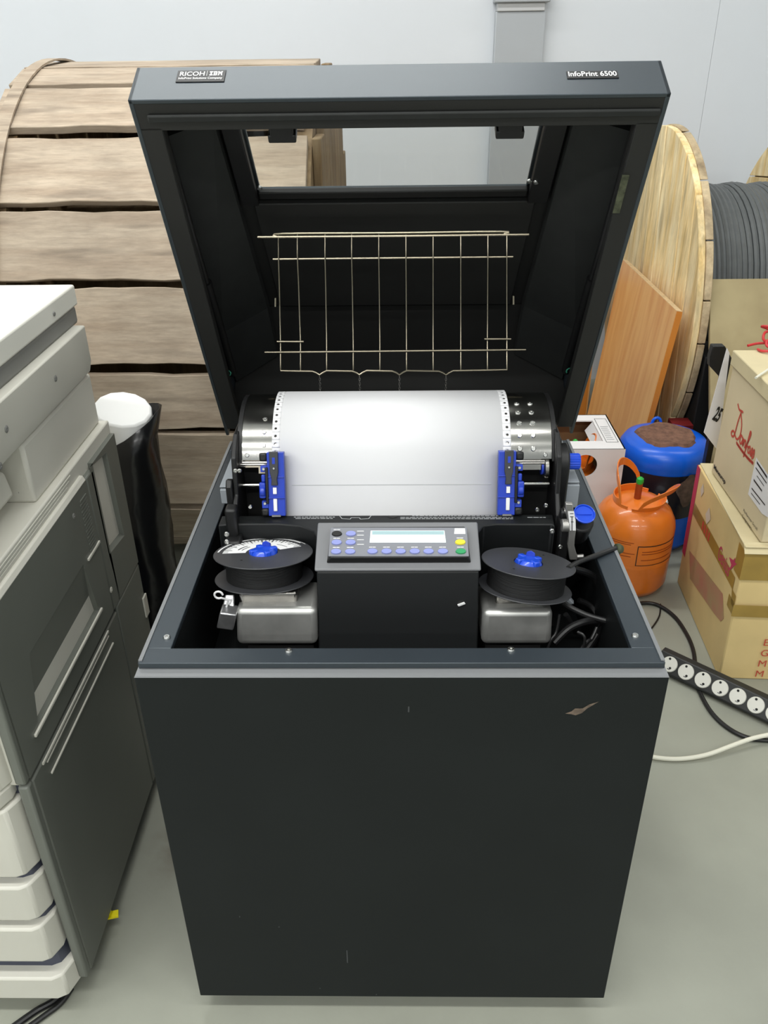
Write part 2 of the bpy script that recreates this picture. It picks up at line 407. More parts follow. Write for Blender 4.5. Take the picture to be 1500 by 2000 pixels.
sbox(mb, -LW, LW, WU1, LL, 0, .006); sbox(mb, -LW, LW, UC, WU0, 0, .006); sbox(mb, -LW, wx0, WU0, WU1, 0, .006); sbox(mb, wx1, LW, WU0, WU1, 0, .006)
lbox(mb, -LW, LW, 0, UC, VC-.006, VC); lbox(mb, -LW, LW, 0, .006, .02, VC)
LID = obj('lid', mb, 'paint', PR, bev=.0012)
mb = MB(); lbox(mb, -LW+.004, LW-.004, LL-.042, LL-.003, .001, .005); lbox(mb, -LW+.004, LW-.004, LL-.044, LL-.040, .001, .016)
for s in (-1, 1):
    a, b = sorted((s*(LW-.004), s*(LW-.034))); lbox(mb, a, b, .02, LL-.04, .001, .005)
    a, b = sorted((s*(LW-.030), s*(LW-.034))); lbox(mb, a, b, .02, LL-.04, .005, .018)
obj('inner_flange', mb, 'lid_inside', LID, bev=.001)
mb = MB(); lbox(mb, -LW+.02, LW-.008, LL-.030, LL-.020, -.004, .001)
obj('seal_strip', mb, 'foam', LID, bev=.002)
# inside liners
mb = MB(); sbox(mb, -LW+.007, LW-.007, UC+.005, WU0-.012, .006, .009); lbox(mb, -LW+.007, LW-.007, .008, UC, VC-.010, VC-.006)
lbox(mb, -LW+.007, LW-.007, .006, .010, .02, VC-.006)
obj('liner', mb, 'lid_inside', LID)
mb = MB(); sbox(mb, -.235, .222, UC+.02, WU0-.018, .009, .020)
obj('liner_plate', mb, 'lid_inside', LID, bev=.002)
for s, xi in ((-1, -.258), (1, .246)):
    xo = s*(LW-.010); mb = MB(); a = []; b = []
    mb.hexa([SP(xo, UC+.03, .006), SP(xi, UC+.03, .006), SP(xi, WU1+.01, .006), SP(xo, WU1+.01, .006),
             SP(xo, UC+.05, .095), SP(xi-s*.0, UC+.03, .030), SP(xi-s*.0, WU1+.01, .030), SP(xo, WU1+.005, .060)])
    mb.hexa([SP(xo, UC+.03, .006), SP(xi, UC+.03, .006), SP(xi, UC+.03, .030), SP(xo, UC+.05, .095), LP(xo, .014, VC-.008), LP(xi, .014, VC-.008), LP(xi, .014, VC-.03), LP(xo, .014, VC-.10)])
    obj('foam_pad', mb, 'foam', LID)
    mb = MB(); a, b = sorted((xi-s*.004, (wx0 if s < 0 else wx1)+s*.004)); sbox(mb, a, b, WU0-.02, WU1, .007, .022)
    obj('window_rail', mb, 'black', LID, bev=.002)
mb = MB(); sbox(mb, wx0-.002, wx1+.002, WU0-.012, WU0+.004, .006, .016)
obj('window_sill', mb, 'black', LID, bev=.002)
mb = MB(); sbox(mb, wx0-.006, wx1+.006, WU0-.006, WU1+.006, .0062, .0085)
obj('window_pane', mb, 'pane_glass', LID, smooth=False)
for px, py in ((552, 262), (995, 254)):
    c = at_plane(px, py, LP(0, LL-.05, .02), LV); mb = MB()
    mb.obox(c, X*.019, LU*.006, LV*.012); mb.obox(c+LU*.010-LV*.008, X*.016, LU*.008, LV*.004); obj('latch_hook', mb, 'black', LID, bev=.002)
for px, py in ((302, 266), (1254, 252)):
    c = at_plane(px, py, LP(0, LL-.05, .012), LV); mb = MB(); mb.obox(c, X*.011, LU*.010, LV*.010); obj('corner_bracket', mb, 'black', LID, bev=.003)
for s in (-1, 1):
    p0, p1 = LP(s*(LW-.026), LL-.055, .03), LP(s*(LW-.030), .13, .05)
    mb = MB(); mb.cyl(p0, p0.lerp(p1, .55), .0055, n=14); mb.cyl(p0.lerp(p1, .55), p1, .009, n=14)
    obj('gas_strut', mb, 'black', LID)
for px, py in ((443, 728), (1114, 724)):
    c = at(px, py, y=.64); mb = MB()
    mb.tube([c+X*.008*math.cos(t)+Z*.006*math.sin(t)-Y*.003 for t in [k*math.pi/6 for k in range(-2, 8)]], .0012, 6)
    obj('cable_tie', mb, 'green_tie', LID, label='green cable tie loop')
c0, c1 = at_plane(1222, 342, LP(0, 0, .0), LV), at_plane(1203, 415, LP(0, 0, .0), LV)
mb = MB(); mb.obox((c0+c1)/2+LV*-.0005, X*.005, (c1-c0)/2, LV*.0012); obj('glue_residue', mb, 'residue', LID, label='strip of old greenish glue residue')
for px, py in ((507, 366), (1047, 355), (1034, 353)):
    p = at_plane(px, py, SP(0, WU0, .022), SN); screw(LID, p, SN, .0045, .003)
# badges on the fascia
FN = -LU*-1  # fascia faces along +u
def FP(px, py, lift=0): return at_plane(px, py, LP(0, LL, 0), LU)+LU*lift
ey = LV; ex = X
b0 = FP(343, 161); b1 = FP(438, 161); hb = (FP(390, 140)-FP(390, 162)).length
mb = MB(); mb.obox((b0+b1)/2+LV*hb/2+LU*.0006, X*(b1.x-b0.x)/2, LV*hb/2, LU*.0006); obj('badge', mb, 'black', LID, bev=.0004)
n0 = V((b0.x, b0.y, b0.z)); wbad = b1.x-b0.x
mb = MB()
ex_, ey_ = X, LV
def ftext(mb, s, size, org, width, **k):
    vs, fs = text2d(s, size, **k); a = min(v.x for v in vs); b = max(v.x for v in vs); sx = width/(b-a)
    mb.add([org+X*(v.x-a)*sx+LV*v.y+LU*.0016 for v in vs], fs)
ftext(mb, 'RICOH', hb*.52, n0+X*wbad*.06+LV*hb*.47, wbad*.51, bold=.0002)
ftext(mb, 'InfoPrint Solutions Company', hb*.24, n0+X*wbad*.05+LV*hb*.18, wbad*.90, bold=.0001)
rows = 7; ch = hb*.38; bw = wbad*.27
IBM = {'I': [(0, .26)], 'B': [(.30, .60)], 'M': [(.64, 1.0)]}
for r in range(rows):
    q = r/(rows-1); seg = []
    seg += [(0, .26)] if r in (0, 1, 5, 6) else [(.07, .19)]
    seg += [(.30, .57)] if r in (0, 6) else [(.30, .60)] if r in (1, 3, 5) else [(.34, .42), (.50, .60)]
    k = (rows-1-r)/(rows-1)
    seg += ([(.64, .72+.04*k), (.92-.04*k, 1.0)] if r in (0, 1) else [(.67, .745+.03*(1-k)), (.895-.03*(1-k), .97)]) if r < 6 else [(.64, .75), (.90, 1.0)]
    if r in (1, 2): seg += [(.77, .87)]
    if r == 3: seg += [(.76, .88)]
    y0 = hb*.47+ch*(1-(r+1)/rows); y1 = y0+ch/rows*.72
    for a, b in seg:
        o0 = n0+X*wbad*.67
        mb.add([o0+X*bw*xx+LV*yy+LU*.0016 for xx, yy in ((a, y0), (b, y0), (b, y1), (a, y1))], [(0, 1, 2, 3)])
mb.add([n0+X*wbad*xx+LV*yy+LU*.0016 for xx, yy in ((.615, hb*.45), (.622, hb*.45), (.622, hb*.88), (.615, hb*.88))], [(0, 1, 2, 3)])
obj('badge_lettering', mb, 'print_white', LID, smooth=False)
b0 = FP(1108, 154); b1 = FP(1209, 154); hb = (FP(1158, 141)-FP(1158, 155)).length; wbad = b1.x-b0.x
mb = MB(); mb.obox((b0+b1)/2+LV*hb/2+LU*.0006, X*wbad/2, LV*hb/2, LU*.0006); obj('badge', mb, 'black', LID, bev=.0004)
mb = MB(); ftext(mb, 'InfoPrint 6500', hb*.92, b0+X*wbad*.03+LV*hb*.20, wbad*.94, bold=.00025)
obj('badge_lettering', mb, 'print_white', LID, smooth=False)
# wire paper rack hanging inside the lid
def RY(py): return .600-(py-460)/(724-460)*.055
def RP(px, py, dy=0): return at(px, py, y=RY(py)+dy)
mb = MB(); rw = .0017
mb.tube([RP(503, 463), RP(768, 461), RP(1033, 458)], .0021)
mb.tube(smooth_path([RP(541, 462), RP(552, 456.5), RP(770, 455), RP(978, 452.5), RP(984, 457)], 4), .0018)
mb.tube([RP(533, 506), RP(1002, 501.5)], rw)
TX = [544, 581, 635, 687, 740, 793, 846, 900, 953, 990]; BX = [548, 587, 638, 690, 742, 794, 846, 900, 952, 990]
for a, b in zip(TX, BX):
    m_ = (a+b)/2
    mb.tube(smooth_path([RP(a, 458), RP(a, 504, -.004), RP(a*.6+b*.4, 560, .004), RP(a*.3+b*.7, 620, .008), RP(b, 665, .004), RP(b, 712, -.004), RP(b, 723, -.004)], 4), .0011, 6)
for a, b, y in ((541, 593, 667), (946, 998, 662)): mb.tube([RP(a, y, -.002), RP(b, y, -.002)], rw)
mb.tube([RP(517, 688, -.003), RP(1027, 683, -.003)], rw)
bot = [(548, 724)]
for d in (624, 702, 780, 871): bot += [(d-14, 725), (d-6, 728), (d, 732), (d+6, 728), (d+14, 724)]
bot += [(990, 722)]
mb.tube([RP(x, y, -.004) for x, y in bot], rw)
for a, b in ((538, 590), (1003, 586)): mb.tube([RP(a, b-8), RP(a, b+9)], rw)
obj('wire_rack', mb, 'rack_wire', LID)
for px in (624, 702, 780, 871):
    mb = MB(); p = RP(px, 733, -.004)
    for k in range(16):
        c = p-Z*(.003+.0042*k); e1 = X if k % 2 else Y
        mb.tube([c+e1*.0014*math.cos(t)+Z*.0027*math.sin(t) for t in [j*math.pi/4 for j in range(8)]], .0005, 5, True)
    obj('chain', mb, 'steel', LID)

# ---------------- print mechanism
PROF = [(.316, .765), (.336, .835), (.354, .893), (.372, .925), (.402, .948), (.438, .959), (.476, .958), (.510, .942), (.536, .910), (.55, .868), (.556, .82)]
PC = [V((0, a, b)) for a, b in PROF]; PCS = smooth_path(PC, 10)
SL = [0]
for a, b in zip(PCS[:-1], PCS[1:]): SL.append(SL[-1]+(b-a).length)
def pc(s):
    s = max(0, min(SL[-1]-1e-6, s)); i = max(k for k in range(len(SL)-1) if SL[k] <= s); t = (s-SL[i])/(SL[i+1]-SL[i])
    d = (PCS[i+1]-PCS[i]).normalized(); return PCS[i].lerp(PCS[i+1], t), V((0, -d.z, d.y))
S_T = next(s for s, p in zip(SL, PCS) if p.z > .888)      # where the metal cover begins
# metal cover the paper runs over
def cover(x0, x1, s0, s1, d0, d1, n=28):
    mb = MB(); rows = []
    for i in range(n+1):
        p, nn = pc(s0+(s1-s0)*i/n); rows.append([p+nn*d0+X*x0, p+nn*d0+X*x1, p+nn*d1+X*x1, p+nn*d1+X*x0])
    vs = [q for r in rows for q in r]; fs = [(4*i+k, 4*i+(k+1) % 4, 4*i+4+(k+1) % 4, 4*i+4+k) for i in range(n) for k in range(4)]
    fs += [(3, 2, 1, 0), (4*n, 4*n+1, 4*n+2, 4*n+3)]; mb.add(vs, fs); return mb
cl, cr = at(479, 850, y=.40).x, at(1071, 850, y=.40).x
obj('paper_guide', cover(cl, cr, S_T+.004, SL[-1]-.02, -.006, -.003), 'chrome', PR, label='shiny curved metal paper guide')
mb = cover(cl+.004, cl+.03, S_T-.008, S_T+.006, -.009, -.006, 4); mb2 = cover(cl+.025, -.2045, S_T-.018, S_T+.006, -.009, -.006, 4)
obj('cream_tab', mb, 'cream', PR); obj('cream_tab', mb2, 'cream', PR)
mb = cover(.19, cr-.016, S_T-.014, S_T+.006, -.009, -.006, 4); obj('guide_tab', mb, 'steel', PR)
for s in (.02, .042, .064, .086, .108):
    for x in (cr-.029, .190):
        p, n = pc(S_T+s); screw(PR, p+X*x-n*.003, n, .0042, .002)
for x, s in ((cl+.008, .012), (cr-.010, .010), (-.214, .05), (-.214, .075), (-.214, .028)):
    p, n = pc(S_T+s); screw(PR, p+X*x-n*.003, n, .0035, .002)
obj('end_cap', MB().prism([p-V((0, 0, 0))+X*(cl-.008)-Y*0 for p in [pc(S_T+(SL[-1]-S_T)*i/14)[0]-pc(S_T+(SL[-1]-S_T)*i/14)[1]*.004 for i in range(15)]],
                          [p+X*(cl-.001) for p in [pc(S_T+(SL[-1]-S_T)*i/14)[0]-pc(S_T+(SL[-1]-S_T)*i/14)[1]*.004 for i in range(15)]]), 'black', PR)
obj('end_cap', MB().prism([p+X*(cr+.001) for p in [pc(S_T+(SL[-1]-S_T)*i/14)[0]-pc(S_T+(SL[-1]-S_T)*i/14)[1]*.004 for i in range(15)]],
                          [p+X*(cr+.008) for p in [pc(S_T+(SL[-1]-S_T)*i/14)[0]-pc(S_T+(SL[-1]-S_T)*i/14)[1]*.004 for i in range(15)]]), 'black', PR)
# black back plate and base of the mechanism
mb = MB(); mb.box(-.255, .245, .385, .40, .66, .90); mb.box(-.27, .26, .30, .56, .605, .70)
obj('mechanism_base', mb, 'black_matte', PR)
# shafts
tz = V((0, .287, .958)); tn = V((0, -.958, .287))     # plane of the paper at the tractors
def shaft(px0, px1, py, y, r, n, name):
    a, b = at(px0, py, y=y), at(px1, py, y=y); z = (a.z+b.z)/2; return MB().cyl((a.x, y, z), (b.x, y, z), r, n=n)
mb = shaft(466, 1065, 903, .362, .0062, 20, '')
for k in range(10):
    t = 2*math.pi*k/10; z = at(770, 903, y=.362).z
    mb.cyl((at(470, 903, y=.362).x, .362+.0060*math.cos(t), z+.0060*math.sin(t)), (at(1062, 903, y=.362).x, .362+.006*math.cos(t), z+.006*math.sin(t)), .0011, n=6)
obj('spline_shaft', mb, 'steel', PR)
obj('guide_rod', shaft(468, 1072, 946, .352, .0034, 14, ''), 'chrome', PR)
# tractors
def tractor(px0, px1, s):
    a, b = at(px0, 944, y=.337).x, at(px1, 944, y=.337).x; xc, hw = (a+b)/2, (b-a)/2
    z0, z1 = -.050, .051
    c = at(770, 944, y=.333); c = V((xc, .3335, c.z))
    def T(x, t, d): return c+X*x*s+tz*t+tn*d      # x positive towards the outside of the machine
    def tb(mb, x0, x1, t0, t1, d0, d1): return mb.hexa([T(x, t, d) for d in (d0, d1) for x, t in ((x0, t0), (x1, t0), (x1, t1), (x0, t1))])
    mb = MB(); tb(mb, -hw, hw*.42, z0, z1, -.004, .010); tb(mb, hw*.42, hw, .020, .030, -.004, .008); tb(mb, hw*.42, hw, .006+.032, z1-.008, -.004, .006); tb(mb, hw*.42, hw*.98, z0+.012, z0+.024, -.004, .008); tb(mb, hw*.42, hw, z0, z0+.012, -.006, .004)
    tb(mb, -hw, hw*.42, .012, .0135, .009, .0125); tb(mb, -hw, hw*.42, -.0215, -.020, .009, .0125)
    body = obj('tractor', mb, 'tractor_blue', PR, bev=.0018, label='blue paper feed tractor')
    mb = MB(); pts = [(-.006, .006), (-.0038, -.002), (-.0055, .012), (-.0065, .016), (-.0068, .052), (.0068, .052), (.0065, .016), (.0055, .012), (.0038, -.002)]
    pts = [(-.0068, .053), (-.0066, .020), (-.0042, .010), (-.0052, .000), (.0052, .000), (.0042, .010), (.0066, .020), (.0068, .053)]
    mb.prism([T(x-hw*.18, t, .0095) for x, t in pts], [T(x-hw*.18, t, .0145) for x, t in pts]); obj('latch_strip', mb, 'spool', body, bev=.001)
    mb = MB(); tb(mb, -hw*.18-.0022, -hw*.18+.0022, .034, .044, .0146, .0150); obj('latch_slot', mb, 'tractor_blue', body)
    mb = MB(); tb(mb, -hw*.18-.0028, -hw*.18+.0028, -.014, -.004, .0105, .0125); obj('pin_window', mb, 'print_white', body)
    mb = MB(); tb(mb, -hw*.18-.003, -hw*.18+.003, -.042, -.022, .0105, .0125); obj('pin_window', mb, 'print_white', body, bev=.001)
    mb = MB(); tb(mb, -hw*.18-.008, -hw*.18+.006, z0-.001, z0+.002, .0105, .012); obj('clip', mb, 'steel', body)
    mb = MB(); tb(mb, hw*.40, hw*1.05, .037, .0505, .004, .011); obj('corner_pad', mb, 'black', body, bev=.003)
    mb = MB(); tb(mb, hw*.40, hw*1.05, -.0505, -.038, .004, .011); obj('corner_pad', mb, 'black', body, bev=.003)
    mb = MB(); tb(mb, hw*.35, hw*.58, -.030, .028, .008, .013); obj('lock_frame', mb, 'black', body, bev=.001)
    mb = MB(); mb.cyl(T(hw*.62, -.010, .010), T(hw*1.08, -.010, .010), .0085, n=14); tb(mb, hw*.60, hw*1.12, -.021, .004, .004, .014); tb(mb, hw*.6, hw*.95, .004, .016, .004, .010)
    obj('lock_lever', mb, 'tractor_blue', body, bev=.002)
    for t in (.025, -.030): screw(body, T(hw*.72, t, .008), tn, .0028, .002)
    screw(body, T(-hw*.18, .027, .0148), tn, .002, .0012)
tractor(512, 558, -1); tractor(971, 1018, 1)
# side frames
def side_plate(s, x0, x1, pts, m='black', name='side_frame', bev=.002):
    mb = MB(); mb.prism([V((x0, y, z)) for y, z in pts], [V((x1, y, z)) for y, z in pts]); return obj(name, mb, m, PR, bev=bev)
side_plate(-1, -.262, -.254, [(.30, .70), (.30, .83), (.325, .845), (.335, .905), (.37, .93), (.42, .93), (.45, .80), (.45, .70)])
side_plate(-1, -.272, -.262, [(.315, .72), (.318, .862), (.326, .872), (.338, .868), (.335, .80), (.345, .72)])
side_plate(1, .244, .252, [(.30, .70), (.30, .82), (.325, .845), (.335, .905), (.37, .93), (.42, .93), (.45, .80), (.45, .70)])
for px, py in ((460, 919), (468, 919), (489, 989)):
    p = at(px, py, y=.316); screw(PR, p, -Y, .0035, .003)
for px, py in ((1049, 995), (1066, 987)):
    p = at(px, py, y=.316); screw(PR, p, -Y, .004, .003)
# belt housing and blue knob on the right
kz = at(1118, 901, y=.385)
mb = MB(); pts = []
for k in range(13):
    t = math.pi*k/12; pts.append((.385+.030*math.cos(t), kz.z+.030*math.sin(t)))
pts += [(.362, .79), (.350, .72), (.415, .72), (.418, .80)][0:2] + [(.41, .72), (.412, .80)]
mb.prism([V((.254, y, z)) for y, z in pts], [V((at(1107, 901, y=.385).x, y, z)) for y, z in pts]); obj('belt_housing', mb, 'black', PR, bev=.003)
x0, x1 = at(1107, 901, y=.385).x, at(1132, 901, y=.385).x
mb = MB(); n = 22; prof = []
vs = []
for xx in (x0, x1-.002, x1):
    for i in range(n*2):
        t = math.pi*i/n; r = (.0132 if i % 2 else .0122)*(1 if xx < x1 else .9); vs.append(V((xx, .385+r*math.cos(t), kz.z+r*math.sin(t))))
m2 = 2*n; mb.add(vs, [(j*m2+i, j*m2+(i+1) % m2, (j+1)*m2+(i+1) % m2, (j+1)*m2+i) for j in range(2) for i in range(m2)]+[tuple(range(m2))[::-1], tuple(range(2*m2, 3*m2))])
obj('feed_knob', mb, 'knob_blue', PR, label='blue ribbed feed knob', angle=20)
mb = MB(); mb.cyl((at(1062, 901, y=.365).x, .365, kz.z), (at(1072, 901, y=.365).x, .365, kz.z), .019, n=24); obj('bearing', mb, 'steel', PR, bev=.002)
mb = MB(); mb.cyl((at(1057, 901, y=.365).x, .365, kz.z), (at(1061, 901, y=.365).x, .365, kz.z), .012, n=20); obj('bearing_ring', mb, 'tractor_blue', PR)
obj('upright', MB().box(cr+.002, cr+.020, .385, .405, .80, at(1090, 858, y=.385).z), 'black', PR, bev=.003)
# grey brackets at both sides
def bracket(pxs, yf, yb, py0, py1, s):
    xa, xb = at(pxs[0], py0, y=yf).x, at(pxs[1], py0, y=yf).x; zt, zb = at(pxs[0], py0, y=yf).z, at(pxs[0], py1, y=yf).z
    mb = MB(); mb.box(xa, xb, yf, yb, zb, zt-.003); mb.box(xa-.001, xb, yf+.004, yb, zt-.001, zt+.0015)
    obj('bracket', mb, 'bracket', PR, bev=.001)
bracket((429, 458), .36, .53, 954, 984, -1); bracket((1108, 1133), .37, .54, 945, 992, 1)
# shuttle cover with the printed warning strip
ZS = .812; YB, YF = .318, .291
pl = [(-.283, YB), (-.283, YF-.004), (-.268, YF), (-.19, YF), (-.155, YF-.006), (-.132, YF-.022), (-.122, YF-.055), (-.120, .20), (.118, .20), (.120, YF-.03), (.130, YF-.008), (.15, YF-.003), (.236, YF-.004), (.240, YF-.010), (.243, YB)]
mb = MB(); mb.prism([V((x, y, .66)) for x, y in pl], [V((x, y, ZS)) for x, y in pl]); obj('shuttle_cover', mb, 'paint_dark', PR, bev=.003, seg=2)
mb = MB()
def tp(px, py): return at(px, py, z=ZS+.0004)
def tline(x0, x1, y, h=1.1):
    a, b = tp(x0, y), tp(x1, y); c, d = tp(x1, y-h), tp(x0, y-h); mb.add([a, b, c, d], [(0, 1, 2, 3)])
def words(x0, x1, y, h=1.1):
    x = x0
    while x < x1-2:
        w_ = random.uniform(4, 11); tline(x, min(x+w_, x1), y, h); x += w_+1.6
words(592, 642, 1007.5); words(574, 654, 1010.5); words(577, 650, 1013.3)
words(805, 1002, 1008); words(782, 1002, 1011); words(782, 1002, 1013.8); words(1030, 1068, 1011)
for a, b in (((663, 1007), (668, 1013)), ((668, 1013), (684, 1014)), ((684, 1014), (686, 1011)), ((686, 1011), (702, 1011)), ((702, 1011), (704, 1014)), ((704, 1014), (720, 1013)), ((720, 1013), (725, 1007))):
    p, q = tp(*a), tp(*b); d = (q-p).normalized(); n_ = V((-d.y, d.x, 0))*.0006; mb.add([p+n_, q+n_, q-n_, p-n_], [(0, 1, 2, 3)])
obj('warning_print', mb, 'print_grey', PR, smooth=False)
mb = MB(); c = tp(767, 1009.5); mb.add([c+V((math.cos(t)*.009*(1 if k % 2 == 0 else .4), math.sin(t)*.004, .0002)) for k, t in enumerate([j*math.pi/4 for j in range(8)])], [tuple(range(8))]); obj('arrow_print', mb, 'print_black', PR, smooth=False)
# left upright latch
mb = MB(); a = at(448, 986, y=.29); b = at(448, 1062, y=.25)
mb.hexa([V((-.276, .262, .715)), V((-.246, .262, .715)), V((-.246, .30, .715)), V((-.276, .30, .715)), V((-.272, .264, .795)), V((-.246, .264, .795)), V((-.246, .30, .795)), V((-.272, .30, .795))])
mb.box(-.270, -.252, .282, .305, .79, .842)
obj('latch_post', mb, 'black', PR, bev=.004)
for py in (1043, 1058): screw(PR, at(443, py, y=.262), -Y, .0042, .003)
# ---------------- control panel
E2 = V((0, .080, .033)).normalized(); EN = V((0, -E2.z, E2.y)); P0 = V((0, .168, .807))
xl, xr = at_plane(614, 1112, P0, EN).x, at_plane(940, 1112, P0, EN).x; xm = (xl+xr)/2; hw = (xr-xl)/2; HP = .0865
def CP(x, t, d): return P0+X*(xm+x)+E2*t+EN*d
def cbox(mb, x0, x1, t0, t1, d0, d1): return mb.hexa([CP(x, t, d) for d in (d0, d1) for x, t in ((x0, t0), (x1, t0), (x1, t1), (x0, t1))])
mb = MB(); bb = [(y, z) for y, z in ((.168, .803), (.126, .66), (.24, .66), (.25, .836))]
mb.prism([V((xm-hw+.003, y, z)) for y, z in bb], [V((xm+hw-.003, y, z)) for y, z in bb])
obj('control_box', mb, 'paint_dark', PR, bev=.002)
mb = MB(); cbox(mb, -hw, hw, 0, HP, -.005, 0); CPN = obj('control_panel', mb, 'panel_gray', PR, bev=.004, seg=3)
a = at_plane(637, 1100, CP(0, 0, .001), EN); b = at_plane(921, 1100, CP(0, 0, .001), EN)
t0 = (a-P0).dot(E2); tr_ = (at_plane(780, 1029, CP(0, 0, .011), EN)-P0).dot(E2)
k0, k1 = a.x-xm, b.x-xm
mb = MB(); mb.hexa([CP(k0, t0, 0), CP(k1, t0, 0), CP(k1-.004, tr_+.003, 0), CP(k0+.004, tr_+.003, 0), CP(k0+.006, t0+.004, .0105), CP(k1-.006, t0+.004, .0105), CP(k1-.007, tr_+.001, .0105), CP(k0+.007, tr_+.001, .0105)])
obj('keypad_bezel', mb, 'black', CPN, bev=.002)
PT = CP(0, 0, .0118)
def kp(px, py): return at_plane(px, py, PT, EN)
q = [kp(641, 1086), kp(916, 1086), kp(912, 1030), kp(646, 1030)]
mb = MB(); mb.prism([p-EN*.0015 for p in q], q); obj('keypad', mb, 'keypad', CPN, bev=.0012)
def ell(c, rx, ry, d0, d1, n=20):
    mb = MB(); mb.prism([c+X*rx*math.cos(t)+E2*ry*math.sin(t)+EN*d0 for t in [2*math.pi*k/n for k in range(n)]], [c+X*rx*math.cos(t)*.9+E2*ry*math.sin(t)*.9+EN*d1 for t in [2*math.pi*k/n for k in range(n)]]); return mb
BT = [(658, 1043, 'black'), (685.5, 1043, 'button_blue'), (657.5, 1060, 'button_blue'), (685, 1060, 'button_blue'), (656.5, 1078, 'button_blue'), (684, 1078, 'button_blue')]
BT += [(x, 1077.5, 'button_blue') for x in (727.5, 755, 782.5, 810, 837, 865)] + [(899, 1059.5, 'button_yellow'), (900, 1077.5, 'button_green')]
lab = MB()
for px, py, m in BT:
    c = kp(px, py); obj('button', ell(c, .0079, .0048, -.0005, .0022), m, CPN)
    for k in (-.004, .001):
        if py > 1050 or px < 670:
            quad(lab, c+E2*.0072, X, E2, k-.001, k+.0035, 0, .0012, .0003)
for px, py in ((697, 1038), (697, 1046), (697, 1055), (697, 1064)): quad(lab, kp(px+3, py), X, E2, -.002, .008, 0, .0010, .0003)
obj('key_print', lab, 'print_white', CPN, smooth=False)
q = [kp(722, 1060), kp(871, 1060), kp(868, 1037), kp(724, 1037)]
mb = MB(); mb.prism([p-EN*.001 for p in q], [p+EN*.0008 for p in q]); obj('display', mb, 'lcd', CPN)
q = [kp(727, 1045), kp(867, 1045), kp(867, 1038), kp(727, 1038)]
mb = MB(); mb.add([p+EN*.0011 for p in q], [(0, 1, 2, 3)]); obj('display_line', mb, 'lcd_band', CPN, smooth=False)
q = [kp(887, 1043), kp(909, 1043), kp(908, 1032), kp(888, 1032)]
mb = MB(); mb.add([p+EN*.0003 for p in q], [(0, 1, 2, 3)]); obj('key_label', mb, 'print_white', CPN, smooth=False)
# slot with a white tab in the front of the box
bn = V((0, -(.803-.66), -(.126-.168)*-1)).normalized(); bn = V((0, -.9596, .2815))
p = at_plane(901, 1178, V((0, .168, .803)), bn)
mb = MB(); mb.cyl(p+bn*.0002, p+bn*.0006, .0052, n=14); obj('slot', mb, 'black_matte', PR)
mb = MB(); mb.obox(p+bn*.002-Z*.001, V((.005, 0, .0022)), V((-.001, 0, .0016)), bn*.0018); obj('slot_tab', mb, 'print_white', PR, bev=.0006)
# ---------------- metal motor covers
def motor(x0, x1, y0, zb, zt, s):
    mb = MB(); mb.hexa([V((x0, y0, zb)), V((x1, y0, zb)), V((x1, y0+.10, zb)), V((x0, y0+.10, zb)), V((x0+.002, y0+.012, zt)), V((x1, y0+.012, zt)), V((x1, y0+.10, zt-.01)), V((x0+.002, y0+.10, zt-.01))])
    obj('motor_base', MB().box(x0+.01, x1-.01, y0+.03, y0+.1, .60, zb+.01), 'black_matte', PR)
    obj('motor_cover', mb, 'motor_steel', PR, bev=.009, seg=4)
motor(at(458, 1210, y=.14).x, -.12, .132, .698, .756, -1)
motor(.118, at(1080, 1215, y=.14).x, .132, .698, .752, 1)
for s, x0, x1 in ((-1, -.235, -.15), (1, .14, .212)):
    mb = MB(); mb.box(x0, x1, .165, .215, .745, .770); obj('motor_top', mb, 'steel', PR, bev=.004)
# lever with its scale and blue wing knob
mb = MB()
def lv(px, py, y=.262): return at(px, py, y=y)
pts = [(1105, 984), (1119, 985), (1121, 1000), (1124, 1015), (1125, 1037), (1123, 1052), (1122, 1066), (1125, 1078), (1128, 1086), (1128, 1094), (1113, 1094), (1111, 1080), (1109, 1066), (1111, 1050), (1111, 1030), (1108, 1012), (1105, 998)]
mb.prism([lv(x, y) for x, y in pts], [lv(x, y)+Y*.008 for x, y in pts]); mb.cyl(lv(1126, 1090)+Y*.004, lv(1141, 1089)+Y*.004, .0035, n=12)
mb.cyl(lv(1098, 1030)+Y*.006, lv(1112, 1030)+Y*.006, .010, n=18)
LEV = obj('adjusting_lever', mb, 'cast', PR, bev=.0012)
mb = MB(); pts = [(1109, 998), (1121, 998), (1124, 1016), (1124.5, 1036), (1113, 1036), (1111, 1016)]; mb.add([lv(x, y)-Y*.0005 for x, y in pts], [tuple(range(6))]); obj('scale_label', mb, 'print_white', LEV, smooth=False)
mb = MB()
for a in ((1116.2, 1008, 1117.8, 1036), (1113, 1002, 1120, 1003.2), (1113, 1008, 1120, 1009.2), (1115, 1018, 1120, 1019.2)):
    mb.add([lv(a[0], a[3])-Y*.0009, lv(a[2], a[3])-Y*.0009, lv(a[2], a[1])-Y*.0009, lv(a[0], a[1])-Y*.0009], [(0, 1, 2, 3)])
obj('scale_print', mb, 'print_black', LEV, smooth=False)
kc = at(1141, 1005, y=.275); kn = V((.05, -.5, .86)).normalized()
mb = MB(); mb.lathe(kc, kn, [(.004, -.022), (.004, -.010), (.010, -.004), (.0158, -.001), (.0165, .003), (.0150, .0035), (.0142, .0005), (.002, 0)], 28); mb.obox(kc+kn*.001, X*.011, kn*.001, kn.cross(X)*.0009)
obj('wing_knob', mb, 'knob_blue', PR, label='round blue adjusting knob')
mb = MB(); mb.cyl(kc-kn*.06, kc-kn*.018, .02, n=20); obj('knob_shroud', mb, 'black', PR, bev=.003)
mb = MB(); mb.box(.246, .262, .27, .30, .70, .822); mb.box(.248, .258, .285, .30, .815, .835); obj('lever_post', mb, 'black', PR, bev=.003)
